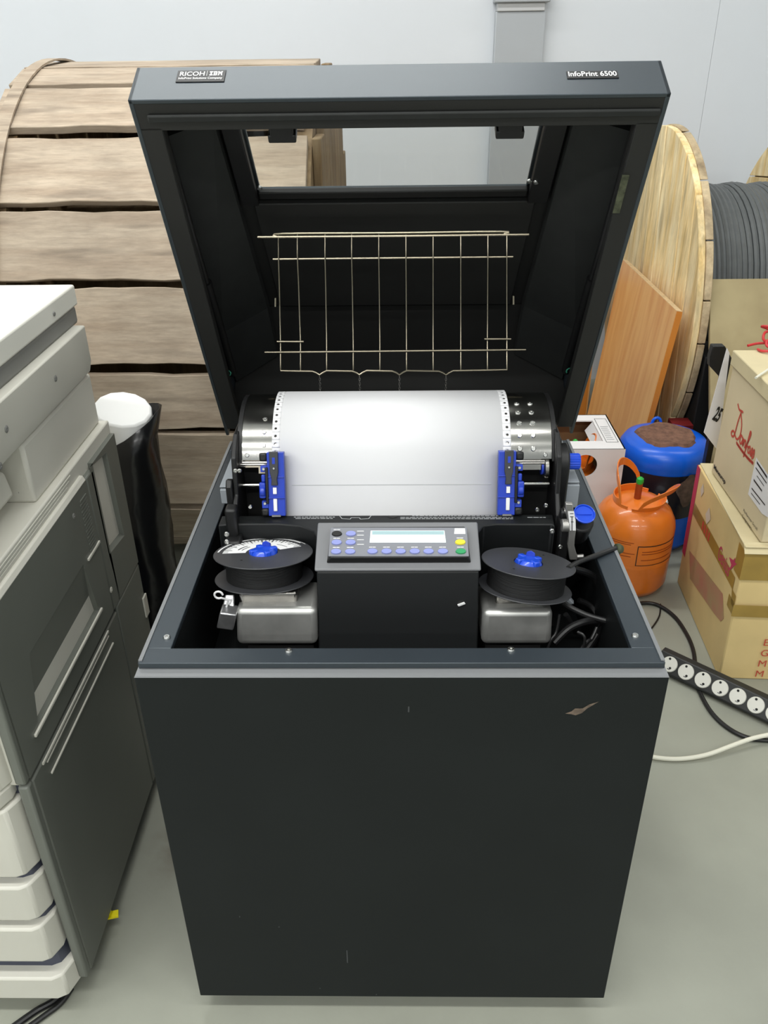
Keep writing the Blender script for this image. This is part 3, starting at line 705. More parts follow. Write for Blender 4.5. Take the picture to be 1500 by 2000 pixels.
for px, py in ((1094, 1068), (1078, 1037)): screw(PR, at(px, py, y=.268), -Y, .0042, .003)
mb = MB(); mb.box(.252, .266, .285, .30, .826, .838); obj('small_block', mb, 'steel', PR, bev=.003)
# connector bundle at the left motor
mb = MB(); a = at(445, 1205, y=.15)
mb.hexa([at(427, 1212, y=.145), at(458, 1210, y=.145), at(458, 1225, y=.145), at(440, 1226, y=.145), at(440, 1160, y=.17), at(458, 1160, y=.17), at(458, 1180, y=.19), at(440, 1180, y=.19)])
mb.obox(a, V((.012, .0, -.002)), Y*.012, V((.004, 0, .014))); obj('foil_connector', mb, 'foil', PR, bev=.002)
mb = MB(); c = at(427, 1162, y=.15); mb.tube([c+X*.006*math.cos(t)+Z*.006*math.sin(t) for t in [k*math.pi/6 for k in range(11)]]+[c+V((.012, .005, -.012)), c+V((.006, .005, -.03)), c+V((.010, .005, -.045))], .0016, 6); obj('tie_string', mb, 'rope_white', PR)
# loose cables in the right of the well
def cable(pts, r, name='cable', m='cable'):
    mb = MB(); mb.tube(smooth_path(pts, 8), r, 10); return obj(name, mb, m, PR)
cable([at(1118, 1110, y=.22), at(1160, 1128, y=.25), at(1176, 1180, y=.24), at(1177, 1220, y=.20), V((.262, .17, .615))], .0055)
cable([at(1100, 1178, y=.20), at(1120, 1190, y=.19), at(1150, 1203, y=.18), at(1190, 1214, y=.17)], .0046)
cable([at(1130, 1172, y=.24), at(1155, 1185, y=.24), at(1172, 1215, y=.22), at(1176, 1240, y=.2), V((.27, .2, .61))], .0045)
cable([at(1082, 1255, y=.15), at(1110, 1228, y=.16), at(1140, 1215, y=.17), at(1165, 1213, y=.18), at(1178, 1222, y=.19), V((.285, .20, .63))], .0055)
cable([at(1166, 1225, y=.15), at(1155, 1248, y=.14), at(1138, 1264, y=.13), V((.225, .12, .61))], .0028)
cable([at(1128, 1234, y=.14), at(1142, 1254, y=.13), V((.25, .12, .63))], .0022)
cable([at(1093, 1200, y=.16), at(1086, 1235, y=.15), at(1071, 1262, y=.14), V((.205, .13, .61))], .0022)
cable([at(1105, 1200, y=.18), at(1120, 1225, y=.19), at(1125, 1235, y=.2)], .004)
obj('connector', MB().hexa([at(1100, 1172, y=.215), at(1110, 1166, y=.215), at(1122, 1180, y=.215), at(1112, 1182, y=.215), at(1100, 1166, y=.235), at(1110, 1160, y=.235), at(1122, 1174, y=.235), at(1112, 1176, y=.235)]), 'bracket', PR, bev=.002)
cable([at(1110, 1110, y=.19), at(1130, 1098, y=.22), at(1165, 1085, y=.26), at(1200, 1072, y=.285), at(1207, 1072, y=.29)], .0042)
mb = MB(); p = at(1206, 1072, y=.29); mb.lathe(p, (1, .2, -.2), [(.003, -.006), (.008, -.003), (.009, .002), (.006, .008)], 14); obj('cable_boot', mb, 'olive', PR)

# ================================================================== continuous paper (rests in the printer)
PW0, PW1 = at(531, 870, y=.363).x, at(998, 870, y=.363).x
def paper():
    mb = MB(); pitch = .0127; cell = pitch; ns = int((SL[-1]-.012)/cell); hr = .0021
    def S(s, x, d=.0008):
        p, n = pc(s); return p+n*d+X*x
    sub = 3
    # middle
    xa, xb = PW0+.0127, PW1-.0127; N = ns*sub; vs = []
    for i in range(N+1):
        vs += [S(.012+i*cell/sub, xa), S(.012+i*cell/sub, xb)]
    mb.add(vs, [(2*i, 2*i+1, 2*i+3, 2*i+2) for i in range(N)])
    ring = 8
    for e0, e1 in ((PW0, xa), (xb, PW1)):
        for i in range(ns):
            s0 = .012+i*cell; sc = s0+cell/2; xc = (e0+e1)/2+(-.0008 if e0 == PW0 else .0008)
            outer = []; w2 = (e1-e0)/2
            for k in range(16):
                t = 2*math.pi*k/16+math.pi/4; c, s_ = math.cos(t), math.sin(t); m_ = max(abs(c), abs(s_)); outer.append(((e0+e1)/2+c/m_*w2, sc+s_/m_*cell/2))
            inner = [(xc+hr*math.cos(2*math.pi*k/16+math.pi/4), sc+hr*math.sin(2*math.pi*k/16+math.pi/4)) for k in range(16)]
            mb.add([S(s, x) for x, s in outer+inner], [(k, (k+1) % 16, 16+(k+1) % 16, 16+k) for k in range(16)])
    return mb
pap = obj('continuous_paper', paper(), 'paper', loc=(0, .40, .80))
tag(pap, 'white continuous-form paper with perforated edges lying in the printer', 'paper')
so = pap.modifiers.new('thickness', 'SOLIDIFY'); so.thickness = .0003; so.offset = 0
sf = next(s for s, p in zip(SL, PCS) if (at(770, 950, y=p.y).z <= p.z))
mb = cover(PW0+.03, PW1-.03, sf-.0004, sf+.0004, .0009, .0014, 2); obj('fold_line', mb, 'print_grey', pap)

# ================================================================== ribbon spools
def spool(px, py, y, R, n, label, scale):
    n = V(n).normalized(); c = at(px, py, y=y); a = (X-n*X.dot(n)).normalized(); b = n.cross(a)
    r = thing('ribbon_spool', c-n*.05, label, 'ribbon spool', 'ribbon spools in the printer')
    mb = MB(); mb.lathe(c, n, [(.021, -.0012), (R-.001, -.0018), (R, -.0010), (R-.0005, 0), (.0215, 0)], 64); mb.v and None
    mb = MB(); ring = 64; vs = []
    for rr, h in ((.0215, 0), (R-.0006, 0), (R, -.0008), (R-.0006, -.0018), (.0215, -.0018)):
        vs += [c+n*h+a*rr*math.cos(2*math.pi*k/ring)+b*rr*math.sin(2*math.pi*k/ring) for k in range(ring)]
    fs = [(j*ring+k, j*ring+(k+1) % ring, ((j+1) % 5)*ring+(k+1) % ring, ((j+1) % 5)*ring+k) for j in range(5) for k in range(ring)]
    mb.add(vs, fs); obj('upper_flange', mb, 'spool', r)
    H = .036
    mb = MB(); mb.lathe(c-n*(H+.002), n, [(.03, -.0018), (R-.0006, -.0018), (R, -.0009), (R-.0006, 0), (.03, 0)], 64); obj('lower_flange', mb, 'spool', r)
    mb = MB(); mb.lathe(c-n*(H+.0025), n, [(.057, .001), (.057, H-.001)], 48); obj('ribbon_pack', mb, 'ribbon', r)
    mb = MB(); mb.lathe(c-n*.012, n, [(.0208, 0), (.0208, .010), (.0195, .0125), (.016, .017), (.011, .018)], 30, a); hub = obj('hub_cap', mb, 'knob_blue', r, label='blue plastic hub cap')
    mb = MB()
    for k in range(4):
        t = math.pi/2*k+.5; d = a*math.cos(t)+b*math.sin(t); e = n.cross(d)
        mb.obox(c+d*.0155+n*.001, d*.006, e*.0048, n*.006)
    obj('hub_tooth', mb, 'knob_blue', hub, bev=.002)
    mb = MB(); d = (b*.95+a*.2*(1 if scale else 1.6)).normalized(); e = n.cross(d)
    mb.prism([c+d*.012+e*x+n*z for x, z in ((-.0075, .004), (.0075, .004), (.006, .012), (0, .015), (-.006, .012))], [c+d*.017+e*x+n*z for x, z in ((-.0075, .002), (.0075, .002), (.006, .010), (0, .012), (-.006, .010))]); obj('hub_latch', mb, 'tractor_blue', hub, bev=.001)
    mb = MB(); mb.cyl(c-n*.08, c-n*(H+.003), .012, n=16); obj('spindle', mb, 'steel', r)
    for t, rr in ((-2.2, .045), (.95, .05)):
        if scale and t > 0: continue
        q = c+a*rr*math.cos(t)+b*rr*math.sin(t); mb = MB(); mb.cyl(q+n*.0001, q+n*.0004, .0018, n=10); obj('pin_hole', mb, 'black_matte', r)
    if scale:
        def W(rr, t, h): return c+n*h+a*rr*math.cos(t)+b*rr*math.sin(t)
        def arc(m, r0, r1, t0, t1, h, N=24):
            m.add([W(rr, t0+(t1-t0)*i/N, h) for i in range(N+1) for rr in (r0, r1)], [(2*i, 2*i+1, 2*i+3, 2*i+2) for i in range(N)])
        mb = MB(); A0, A1 = math.radians(28), math.radians(186)
        arc(mb, .0265, .061, A0, A1, .0004); arc(mb, .067, .0695, A0+.25, A1-.1, .0004); arc(mb, .0702, .0712, A0+.1, A1-.6, .0004)
        lb = obj('scale_label', mb, 'print_white', r, smooth=False)
        mb = MB()
        for k in range(27):
            t = A0+.05+(A1-A0-.1)*k/26; L_ = .012 if k % 3 == 0 else .008; hwid = .016 if k % 3 == 0 else .010
            arc(mb, .061-L_, .061, t-hwid, t+hwid, .0007, 1)
        for k, (q0, q1) in enumerate(((.040, .042), (.034, .0355))): arc(mb, q0, q1, A1-.9, A1-.35, .0007, 6)
        arc(mb, .040, .041, A0+.15, A0+.7, .0007, 6)
        obj('scale_print', mb, 'print_black', lb, smooth=False)
    else:
        pass
    return r
spool(514.5, 1079, .226, .0742, (0, .24, .97), 'ribbon spool with white printed scale on its top flange', True)
spool(1032, 1098, .200, .0690, (.10, .24, .96), 'plain black ribbon spool beside the loose cables, without printed scale', False)

# ================================================================== copier on the left
CP_ = thing('office_copier', (-.86, .32, 0), 'large beige office copier with paper drawers, left of the printer', 'copier')
XL = -1.15
def plan(mb, pts, z0, z1): return mb.prism([V((x, y, z0)) for x, y in pts], [V((x, y, z1)) for x, y in pts])
mb = MB(); mb.box(XL, -.57, .02, .634, 1.066, 1.102); lidp = obj('platen_cover', mb, 'copier_lid', CP_, bev=.004, seg=3)
screw(lidp, at(105, 613, x=-.57), X, .004, .002, 'copier_band')
mb = MB(); mb.box(XL, -.574, .03, .632, 1.034, 1.066); obj('platen_pad', mb, 'copier_band', CP_, bev=.006)
mb = MB(); sec = [(-.556, 1.036), (-.556, .972), (-.562, .950), (-.60, .944), (XL, .944), (XL, 1.036)]
mb.prism([V((x, .0, z)) for x, z in sec], [V((x, .610, z)) for x, z in sec]); scn = obj('scanner_body', mb, 'copier', CP_, bev=.003)
for px, py in ((108, 739), (12, 838), (0, 910)): screw(scn, at(px, py, x=-.556)+X*.0002, X, .0055, .0015, 'copier_band')
mb = MB(); mb.box(XL, -.566, .30, .618, .845, .945); mb.box(XL, -.62, .16, .30, .845, .945)
obj('rear_column', mb, 'copier', CP_, bev=.006)
# output slot under the scanner
mb = MB(); mb.hexa([V((XL, .02, .865)), V((-.590, .02, .865)), V((-.590, .29, .865)), V((XL, .29, .865)), V((XL, .02, .895)), V((-.594, .02, .895)), V((-.594, .285, .912)), V((XL, .285, .912))])
tray = obj('output_tray', mb, 'copier', CP_, bev=.008, seg=3)
mb = MB(); mb.hexa([V((XL, .03, .895)), V((-.602, .03, .896)), V((-.602, .28, .9125)), V((XL, .28, .912)), V((XL, .03, .8965)), V((-.602, .03, .8975)), V((-.602, .28, .914)), V((XL, .28, .9135))]); obj('tray_liner', mb, 'copier_black', tray)
screw(tray, at(38, 960, x=-.590), X, .004, .0015, 'copier_band')
# main body
mb = MB(); plan(mb, [(XL, .03), (-.557, .03), (-.553, .034), (-.553, .628), (XL, .628)], .52, .846); BODY = obj('main_body', mb, 'copier', CP_, bev=.003)
for k, z in enumerate((.838, .832, .826)):
    obj('ledge_rib', MB().box(-.5545, -.552, .10, .41-.01*k, z-.0012, z+.0012), 'copier', BODY)
# side doors and panels (right side of the copier)
XS = -.544
def sdoor(name, y0, y1, z0, z1, x=XS, m='copier_shaded', bev=.003, xb=-.556):
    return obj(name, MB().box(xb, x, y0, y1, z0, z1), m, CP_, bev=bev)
# upper door with a hollow in the middle
UD = [(.036, .42), (.528, .812)]
mb = MB(); y0, y1, z0, z1 = .036, .448, .530, .812
hy0, hy1, hz0, hz1 = .125, .385, .578, .690
def sp(x, y, z): return V((x, y, z))
outer = [(y0, z0), (y1, z0), (y1, z1), (y0, z1)]; inner = [(hy0-.03, hz0), (hy1, hz0), (hy1-.02, hz1), (hy0, hz1)]; deep = [(hy0-.03, hz0), (hy1, hz0), (hy1-.02, hz1), (hy0, hz1)]
vs = [sp(XS, *p) for p in outer]+[sp(XS, *p) for p in inner]+[sp(XS-.013 if k < 2 else XS-.001, *p) for k, p in enumerate(deep)]+[sp(-.5565, *p) for p in outer]
fs = [(k, (k+1) % 4, 4+(k+1) % 4, 4+k) for k in range(4)]+[(4+k, 4+(k+1) % 4, 8+(k+1) % 4, 8+k) for k in range(4)]+[(8, 9, 10, 11)]+[(k, 12+k, 12+(k+1) % 4, (k+1) % 4) for k in range(4)]+[(15, 14, 13, 12)]
mb.add(vs, fs); DOOR = obj('side_door', mb, 'copier_shaded', CP_, angle=25)
obj('door_rim', MB().hexa([V((XS-.012, .036, .812)), V((XS+.001, .036, .810)), V((XS+.001, .448, .810)), V((XS-.012, .448, .812)), V((XS-.012, .036, .820)), V((XS-.004, .036, .820)), V((XS-.004, .448, .820)), V((XS-.012, .448, .820))]), 'copier', DOOR, bev=.002)
for k in range(16):
    z = .79-.0065*k; obj('vent_slat', MB().box(XS, XS+.0016, .405-.002*(k % 2), .434, z-.0016, z+.0016), 'copier_shaded', DOOR)
screw(DOOR, at(144, 1008, x=XS), X, .005, .0012, 'copier_band')
obj('handle_lip', MB().box(XS, XS+.004, .075, .395, .572, .5775), 'copier', DOOR, bev=.001)
obj('grip_edge', MB().box(XS, XS+.003, .385, .447, .684, .688), 'copier', DOOR)
# narrow post and rear panel with wedge-shaped grip
sdoor('side_post', .452, .487, .528, .812)
mb = MB(); y0, y1, z0, z1 = .490, .620, .530, .822
hole = [(lambda p: (p.y, p.z))(at(px, py, x=XS)) for px, py in ((213, 1084), (243, 1046), (208, 884), (176, 912))]
outer = [(y0, z0), (y1, z0), (y1, z1), (y0, z1)]
dx = [0.0, -.012, -.022, -.022]
vs = [sp(XS, *p) for p in outer]+[sp(XS, *p) for p in hole]+[sp(XS-.003, hole[0][0]+.004, hole[0][1]+.004), sp(XS-.030, hole[1][0]-.006, hole[1][1]+.02), sp(XS-.030, hole[2][0]-.006, hole[2][1]-.012), sp(XS-.003, hole[3][0]+.004, hole[3][1]-.004)]+[sp(-.585, *p) for p in outer]
mb.add(vs, fs); obj('rear_panel', mb, 'copier_shaded', CP_, angle=20)
screw(CP_, at(217, 1152, x=XS), X, .006, .0015, 'copier')
# lower side panel with long grooves
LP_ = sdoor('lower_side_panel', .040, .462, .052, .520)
obj('panel_lip', MB().box(XS, XS+.0025, .075, .402, .5155, .5195), 'copier', LP_)
obj('panel_lip', MB().box(XS, XS+.002, .088, .400, .507, .509), 'copier', LP_)
obj('panel_lip', MB().box(XS, XS+.003, .090, .412, .480, .484), 'copier', LP_, bev=.001)
sdoor('lower_rear_panel', .466, .620, .052, .526)
obj('rear_catch', MB().box(XS, XS+.004, .600, .622, .40, .45), 'copier', CP_, bev=.001)
# front corner pillar
obj('front_pillar', MB().box(-.560, -.543, .022, .038, .058, .525), 'copier_shaded', CP_, bev=.004)
obj('front_pillar', MB().box(-.560, -.543, .020, .034, .531, .81), 'copier_shaded', CP_, bev=.004)
# carcass
obj('carcass', MB().box(XL, -.557, .04, .618, .05, .53), 'copier_dark', CP_)
# front doors and drawers
def front(name, z0, z1, m='copier', yo=0., xr=-.566, bev=.004):
    mb = MB(); plan(mb, [(XL, yo), (xr-.026, yo), (xr-.012, yo+.006), (xr, yo+.030), (xr, .05), (XL, .05)], z0, z1); return obj(name, mb, m, CP_, bev=bev)
front('front_door', .528, .80, yo=.004)
front('front_door', .498, .526, yo=-.004, xr=-.572)
def lipped(z0, z1, yo):
    d = front('drawer', z0, z1, yo=yo); return d
lipped(.352, .494, 0.); lipped(.252, .333, -.004); lipped(.150, .236, -.008)
front('drawer_gap', .333, .352, 'copier_dark', yo=.016, bev=0); front('drawer_gap', .236, .252, 'copier_dark', yo=.012, bev=0); front('drawer_gap', .110, .150, 'copier_dark', yo=.012, bev=0)
mb = MB(); pts = [(XL, -.012), (-.585, -.012), (-.568, -.004), (-.556, .030), (-.556, .05), (XL, .05)]; plan(mb, pts, .052, .110); obj('base_skirt', mb, 'copier', CP_, bev=.004)
for x in (-.63, -1.05):
    for y in (.10, .56):
        mb = MB(); mb.lathe(V((x-.014, y, .027)), X, [(.016, 0), (.026, .003), (.026, .025), (.016, .028)], 18); mb.box(x-.02, x+.02, y-.015, y+.015, .03, .052); obj('caster', mb, 'caster', CP_)
c = at(218, 1787, z=.035); mb = MB(); mb.obox(c, V((.012, .003, 0)), V((-.002, .007, 0)), Z*.002); mb.box(c.x-.03, c.x, c.y-.003, c.y+.003, .034, .055); obj('yellow_tag', mb, 'yellow_tag', CP_, label='small yellow plastic tab under the copier')
# floor cable by the copier
mb = MB(); mb.tube(smooth_path([at(20, 2010, z=.006), at(70, 1975, z=.006), at(105, 1955, z=.006), at(130, 1930, z=.006)], 6), .006, 10); mb.tube(smooth_path([at(50, 2010, z=.006), at(85, 1985, z=.006), at(118, 1960, z=.006), at(140, 1930, z=.006)], 6), .005, 10)
tag(obj('floor_cable', mb, 'cable', loc=at(70, 1985, z=0)), 'dark cable pair on the floor running under the copier', 'cable')

# ================================================================== roll in black plastic behind the copier
rc = V((-.578, .745, 0)); hexn = 10
RL = thing('wrapped_roll', rc, 'white roll standing in torn black plastic wrap between copier and wooden drum', 'roll')
tilt = V((.010, .02, 1))
def rp(t, r, z): return V((rc.x, rc.y, 0))+V((tilt.x*z, tilt.y*z, z))+V((math.cos(t)*r, math.sin(t)*r, 0))
def TOP(t): return .815+.018*math.cos(t-2.3)
mb = MB(); N = 14; ts = [2*math.pi*k/N for k in range(N)]
mb.prism([rp(t, .058, .01) for t in ts], [rp(t, .058, TOP(t)) for t in ts])
obj('roll_core', mb, 'roll_white', RL, bev=.004)
mb = MB(); rows = 14; vs = []
for j in range(rows+1):
    for k in range(28):
        t = 2*math.pi*k/28; top = .775+.034*math.cos(t-.35); z = .005+(top-.005)*j/rows
        r = .0625+.004*math.sin(3*t+z*23)+.0025*math.sin(7*t-z*41)+(.010*max(0, math.cos(t-.5)) if j == rows else 0)
        vs.append(rp(t, r, z))
mb.add(vs, [(j*28+k, j*28+(k+1) % 28, (j+1)*28+(k+1) % 28, (j+1)*28+k) for j in range(rows) for k in range(28)])
sl = obj('plastic_wrap', mb, 'bag', RL); sl.modifiers.new('t', 'SOLIDIFY').thickness = .0015

# ================================================================== wooden drum on the left (lagging boards)
RC = V((-.56, 1.75, .717)); RR = .717; DX0, DX1 = at(-52, 230, y=1.25).x, at(590, 300, y=1.20).x
DR = thing('cable_drum', (RC.x, RC.y, 0), 'large wooden cable drum boarded over with grey planks, behind copier and printer', 'cable drum')
gaps = [(79.2, 78.2), (68.9, 67.2), (54.6, 51.6), (37.6, 35.8), (23.1, 21.6), (7.6, 5.6), (-5.5, -7.0), (-26.5, -28.5), (-45, -46), (-62, -63), (-79, -80), (-96, -97)]
def plank(x0, x1, a0, a1, R, th, seed, m, parent, jit=.0022):
    rnd = random.Random(seed); N = 14; vs = []
    p = [rnd.uniform(0, 6) for _ in range(6)]
    for i in range(N+1):
        x = x0+(x1-x0)*i/N + (0 if 0 < i < N else rnd.uniform(-.012, .012))
        e0 = jit*(math.sin(i*.9+p[0])+.7*math.sin(i*2.3+p[1])); e1 = jit*(math.sin(i*.8+p[2])+.7*math.sin(i*2.1+p[3]))
        for a, rr, e in ((a0, R, e0), (a1, R, e1), (a1, R-th, e1), (a0, R-th, e0)):
            t = math.radians(a)+e/R; vs.append(V((x, RC.y-rr*math.cos(t), RC.z+rr*math.sin(t))))
    mb = MB(); mb.add(vs, [(4*i+k, 4*i+(k+1) % 4, 4*i+4+(k+1) % 4, 4*i+4+k) for i in range(N) for k in range(4)]+[(3, 2, 1, 0), (4*N, 4*N+1, 4*N+2, 4*N+3)])
    return obj('plank', mb, m, parent, bev=.002)
prev = 96.
for k, (hi, lo) in enumerate(gaps):
    plank(DX0, DX1, prev, hi, RR, .022, 11+k, 'wood_grey', DR); prev = lo
a = 97.
while a < 240:
    plank(DX0, DX1, a+14, a, RR, .022, int(a), 'wood_grey', DR); a += 15.2
def disc(mb, x0, x1, r, c=RC, n=72):
    return mb.cyl((x0, c.y, c.z), (x1, c.y, c.z), r, n=n)
obj('drum_flange', disc(MB(), DX0+.01, DX0+.05, RR-.026), 'wood_dark', DR)
obj('drum_flange', disc(MB(), DX1-.03, DX1+.012, RR-.026), 'wood_dark', DR)
obj('drum_core', disc(MB(), DX0+.05, DX1-.03, .40), 'wood_dark', DR)
# right end: vertical end boards standing proud
bx0, bx1 = DX1+.012, DX1+.034
yb = RC.y-RR+.03
k = 0
while yb < RC.y+RR-.12:
    wv = .125; h = math.sqrt(max(.01, (RR-.012)**2-max(abs(yb-RC.y), abs(yb+wv-RC.y))**2))
    obj('end_board', MB().box(bx0, bx1, yb+.002, yb+wv-.002, RC.z-h, RC.z+h), 'wood_dark', DR, bev=.003); yb += wv
# strap round the left end of the boards
mb = MB(); vs = []; N = 40
for i in range(N+1):
    t = math.radians(100-i*140/N)
    for x, rr in ((DX0+.012, RR+.001), (DX0+.045, RR+.001), (DX0+.045, RR+.006), (DX0+.012, RR+.006)): vs.append(V((x, RC.y-rr*math.cos(t), RC.z+rr*math.sin(t))))
mb.add(vs, [(4*i+k, 4*i+(k+1) % 4, 4*i+4+(k+1) % 4, 4*i+4+k) for i in range(N) for k in range(4)]+[(3, 2, 1, 0), (4*N, 4*N+1, 4*N+2, 4*N+3)])
obj('strap', mb, 'wood_grey', DR)

# ================================================================== cable reel on the right
QC = V((.95, 2.40, .60)); QR = .60
RE = thing('cable_reel', (1.3, QC.y, 0), 'pale wooden cable reel wound with grey cable, standing by the back wall on the right', 'cable reel')
def strip_boards(x0, x1, wv, rot, R, m, name, parent, seed):
    rnd = random.Random(seed); cr_, sr_ = math.cos(rot), math.sin(rot); v = -R
    while v < R-.01:
        ww = wv*rnd.uniform(.85, 1.15); v1 = min(v+ww, R); N = 7; up = []; dn = []
        for i in range(N+1):
            q = v+.0022+(v1-v-.0044)*i/N; h = math.sqrt(max(1e-5, R*R-q*q)); up.append((q, h)); dn.append((q, -h))
        loop = dn+up[::-1]
        pts = [(QC.y+q*cr_-h*sr_, QC.z+q*sr_+h*cr_) for q, h in loop]; dx = rnd.uniform(-.0015, .0015)
        mb = MB(); mb.prism([V((x0+dx, y, z)) for y, z in pts], [V((x1, y, z)) for y, z in pts]); obj(name, mb, m, parent, bev=.0025); v = v1
strip_boards(.95, .972, .135, math.radians(-9), QR, 'wood_yellow', 'flange_board', RE, 3)
strip_boards(.9725, .996, .16, math.radians(81), QR+.004, 'wood_rim', 'flange_board', RE, 5)
X2 = 1.46
strip_boards(X2, X2+.022, .15, math.radians(84), QR, 'wood_yellow', 'flange_board', RE, 8)
strip_boards(X2+.0225, X2+.045, .15, math.radians(-8), QR, 'wood_rim', 'flange_board', RE, 9)
mb = MB(); pts = []; turns = 24; cw = (X2-.004-1.0)/turns; CR = .395
for i in range(turns*48+1):
    t = 2*math.pi*i/48; pts.append(V((1.0+cw/2+cw*(i/48)*((turns-1)/turns)+.003*math.sin(i*.013), QC.y+(CR+.004*math.sin(i*.11))*math.cos(t), QC.z+(CR+.004*math.sin(i*.11))*math.sin(t))))
mb.tube(pts, cw*.54, 7)
cg = obj('wound_cable', mb, 'grey_cable', RE, label='grey cable wound in close turns')
obj('reel_core', MB().cyl((.996, QC.y, QC.z), (X2, QC.y, QC.z), CR-.012, n=48), 'grey_cable', RE)
mb = MB(); mb.tube(smooth_path([V((1.0, 2.02, .73)), at(1372, 560, y=1.93), at(1366, 590, y=1.93), at(1362, 604, y=1.95), V((1.0, 2.04, .55))], 6), .008, 8); obj('cable_end', mb, 'grey_cable', RE)

# ================================================================== boards leaning on the reel
def lean_board(p_top_near, p_top_far, dxb, th, name, label, mtop, mface, medge, zb=0.):
    # top edge from near to far; foot shifted in x by dxb
    a, b = V(p_top_near), V(p_top_far); dn = V((dxb, 0, zb-a.z)); w_ = (b-a).normalized(); nrm = w_.cross(dn).normalized()
    if nrm.x > 0: nrm = -nrm
    mb = MB(); mb.hexa([a, b, b+dn, a+dn, a-nrm*th, b-nrm*th, b+dn-nrm*th, a+dn-nrm*th])
    o = thing(name, (a+dn+b+dn)/2, label, 'board')
    obj('panel', mb, mface, o, bev=.001)
    e = MB(); e.hexa([a-w_*.001+V((0, 0, -.012)), a-w_*.001+dn, a-w_*.001+dn-nrm*th, a-w_*.001-nrm*th+V((0, 0, -.012)), a, a+dn, a+dn-nrm*th, a-nrm*th]); obj('edge_band', e, medge, o)
    e = MB(); e.hexa([a, b, b-nrm*th, a-nrm*th, a+Z*.001, b+Z*.001, b-nrm*th+Z*.001, a-nrm*th+Z*.001]); obj('raw_edge', e, mtop, o)
    return o
tn_, tf_ = at(1322, 608, x=.885), at(1216, 512, x=.885)
lean_board((.885, tn_.y, tn_.z), (.885, tf_.y, tn_.z), -.075, .018, 'laminate_board', 'orange-brown laminate board leaning against the cable reel', 'raw_edge', 'laminate', 'laminate_edge')
bp = at(1149, 760, y=2.60); nb = thing('wooden_board', (bp.x-.06, 2.61, 0), 'narrow upright orange board behind the lid, left of the leaning laminate board', 'board')
obj('panel', MB().box(bp.x-.14, bp.x, 2.60, 2.618, 0, .62), 'laminate_edge', nb, bev=.001)
obj('edge_band', MB().box(bp.x, bp.x+.006, 2.60, 2.618, 0, .62), 'laminate', nb)
obj('back_panel', MB().box(bp.x-.02, bp.x-.002, 2.618, 2.95, 0, .62), 'laminate_edge', nb)
# plywood sheet leaning on the reel's cable
mb = MB(); A_, B_ = V((1.002, 1.432, 0)), V((1.002, 1.872, .793)); dn = (B_-A_).cross(X).normalized()
mb.hexa([A_, A_+X*.44, B_+X*.44, B_, A_+dn*.015, A_+X*.44+dn*.015, B_+X*.44+dn*.015, B_+dn*.015])
tag(obj('plywood_sheet', mb, 'ply', loc=(1.3, 1.45, 0), bev=.001), 'dull yellowish plywood sheet leaning in front of the wound grey cable', 'plywood')

# ================================================================== gas cylinders
def lathe_part(name, c, prof, m, parent, n=40, **k): return obj(name, MB().lathe(c, Z, prof, n), m, parent, **k)
OC = V((.702, 1.322, 0)); OR = .118
OT = thing('gas_cylinder', OC, 'orange refrigerant cylinder with cut-out carrying handles, on the floor beside the boxes', 'gas cylinder')
lathe_part('shell', OC, [(.02, 0), (.085, .002), (.104, .012), (OR-.002, .035), (OR-.001, .115), (OR, .119), (OR-.001, .123), (OR, .13), (OR, .215), (OR-.004, .235), (OR-.018, .262), (.075, .284), (.045, .294), (.01, .297)], 'orange', OT, 48)
def handle(c, R, t0, t1, z0, z1, parent, m='orange', hole=True, tilt=0.):
    # arched collar strip with an opening for the hand
    mb = MB(); N = 20
    def W(i, z, d): t = t0+(t1-t0)*i/N; rr = R+d+tilt*(z-z0); return V((c.x+rr*math.cos(t), c.y+rr*math.sin(t), z))
    def top(i): q = i/N; return z0+(z1-z0)*(math.sin(math.pi*min(1, max(0, (q*1.25-.125))))**.45 if 0 < q < 1 else 0.0)
    bands = []
    for i in range(N+1):
        q = i/N; zt = max(z0+.012, top(i)); inn = .16 < q < .84 and hole
        lo, hi = (z0+.022, max(z0+.0225, zt-.024)) if inn else (z0+(zt-z0)*.45, z0+(zt-z0)*.45+.0001)
        bands.append((z0-.006, lo, hi, zt))
    for (b0, b1) in ((0, 1), (2, 3)):
        vs = []
        for i in range(N+1):
            za, zb = bands[i][b0], bands[i][b1]; vs += [W(i, za, 0), W(i, zb, 0), W(i, zb, .0035), W(i, za, .0035)]
        mb.add(vs, [(4*i+k, 4*i+(k+1) % 4, 4*i+4+(k+1) % 4, 4*i+4+k) for i in range(N) for k in range(4)]+[(3, 2, 1, 0), (4*N, 4*N+1, 4*N+2, 4*N+3)])
    return obj('handle', mb, m, parent, bev=.001)
handle(OC, .068, math.radians(50), math.radians(232), .284, .402, OT)
handle(OC, .066, math.radians(-118), math.radians(22), .282, .372, OT, tilt=.50)
vc = OC+V((-.004, -.006, 0))
obj('valve', MB().cyl(vc+Z*.29, vc+Z*.345, .010, n=14), 'orange_dark', OT)
mb = MB(); mb.lathe(vc+Z*.345, Z, [(.009, 0), (.011, .006), (.010, .016), (.005, .020)], 14); obj('valve_cap', mb, 'valve_green', OT, label='green valve cap')
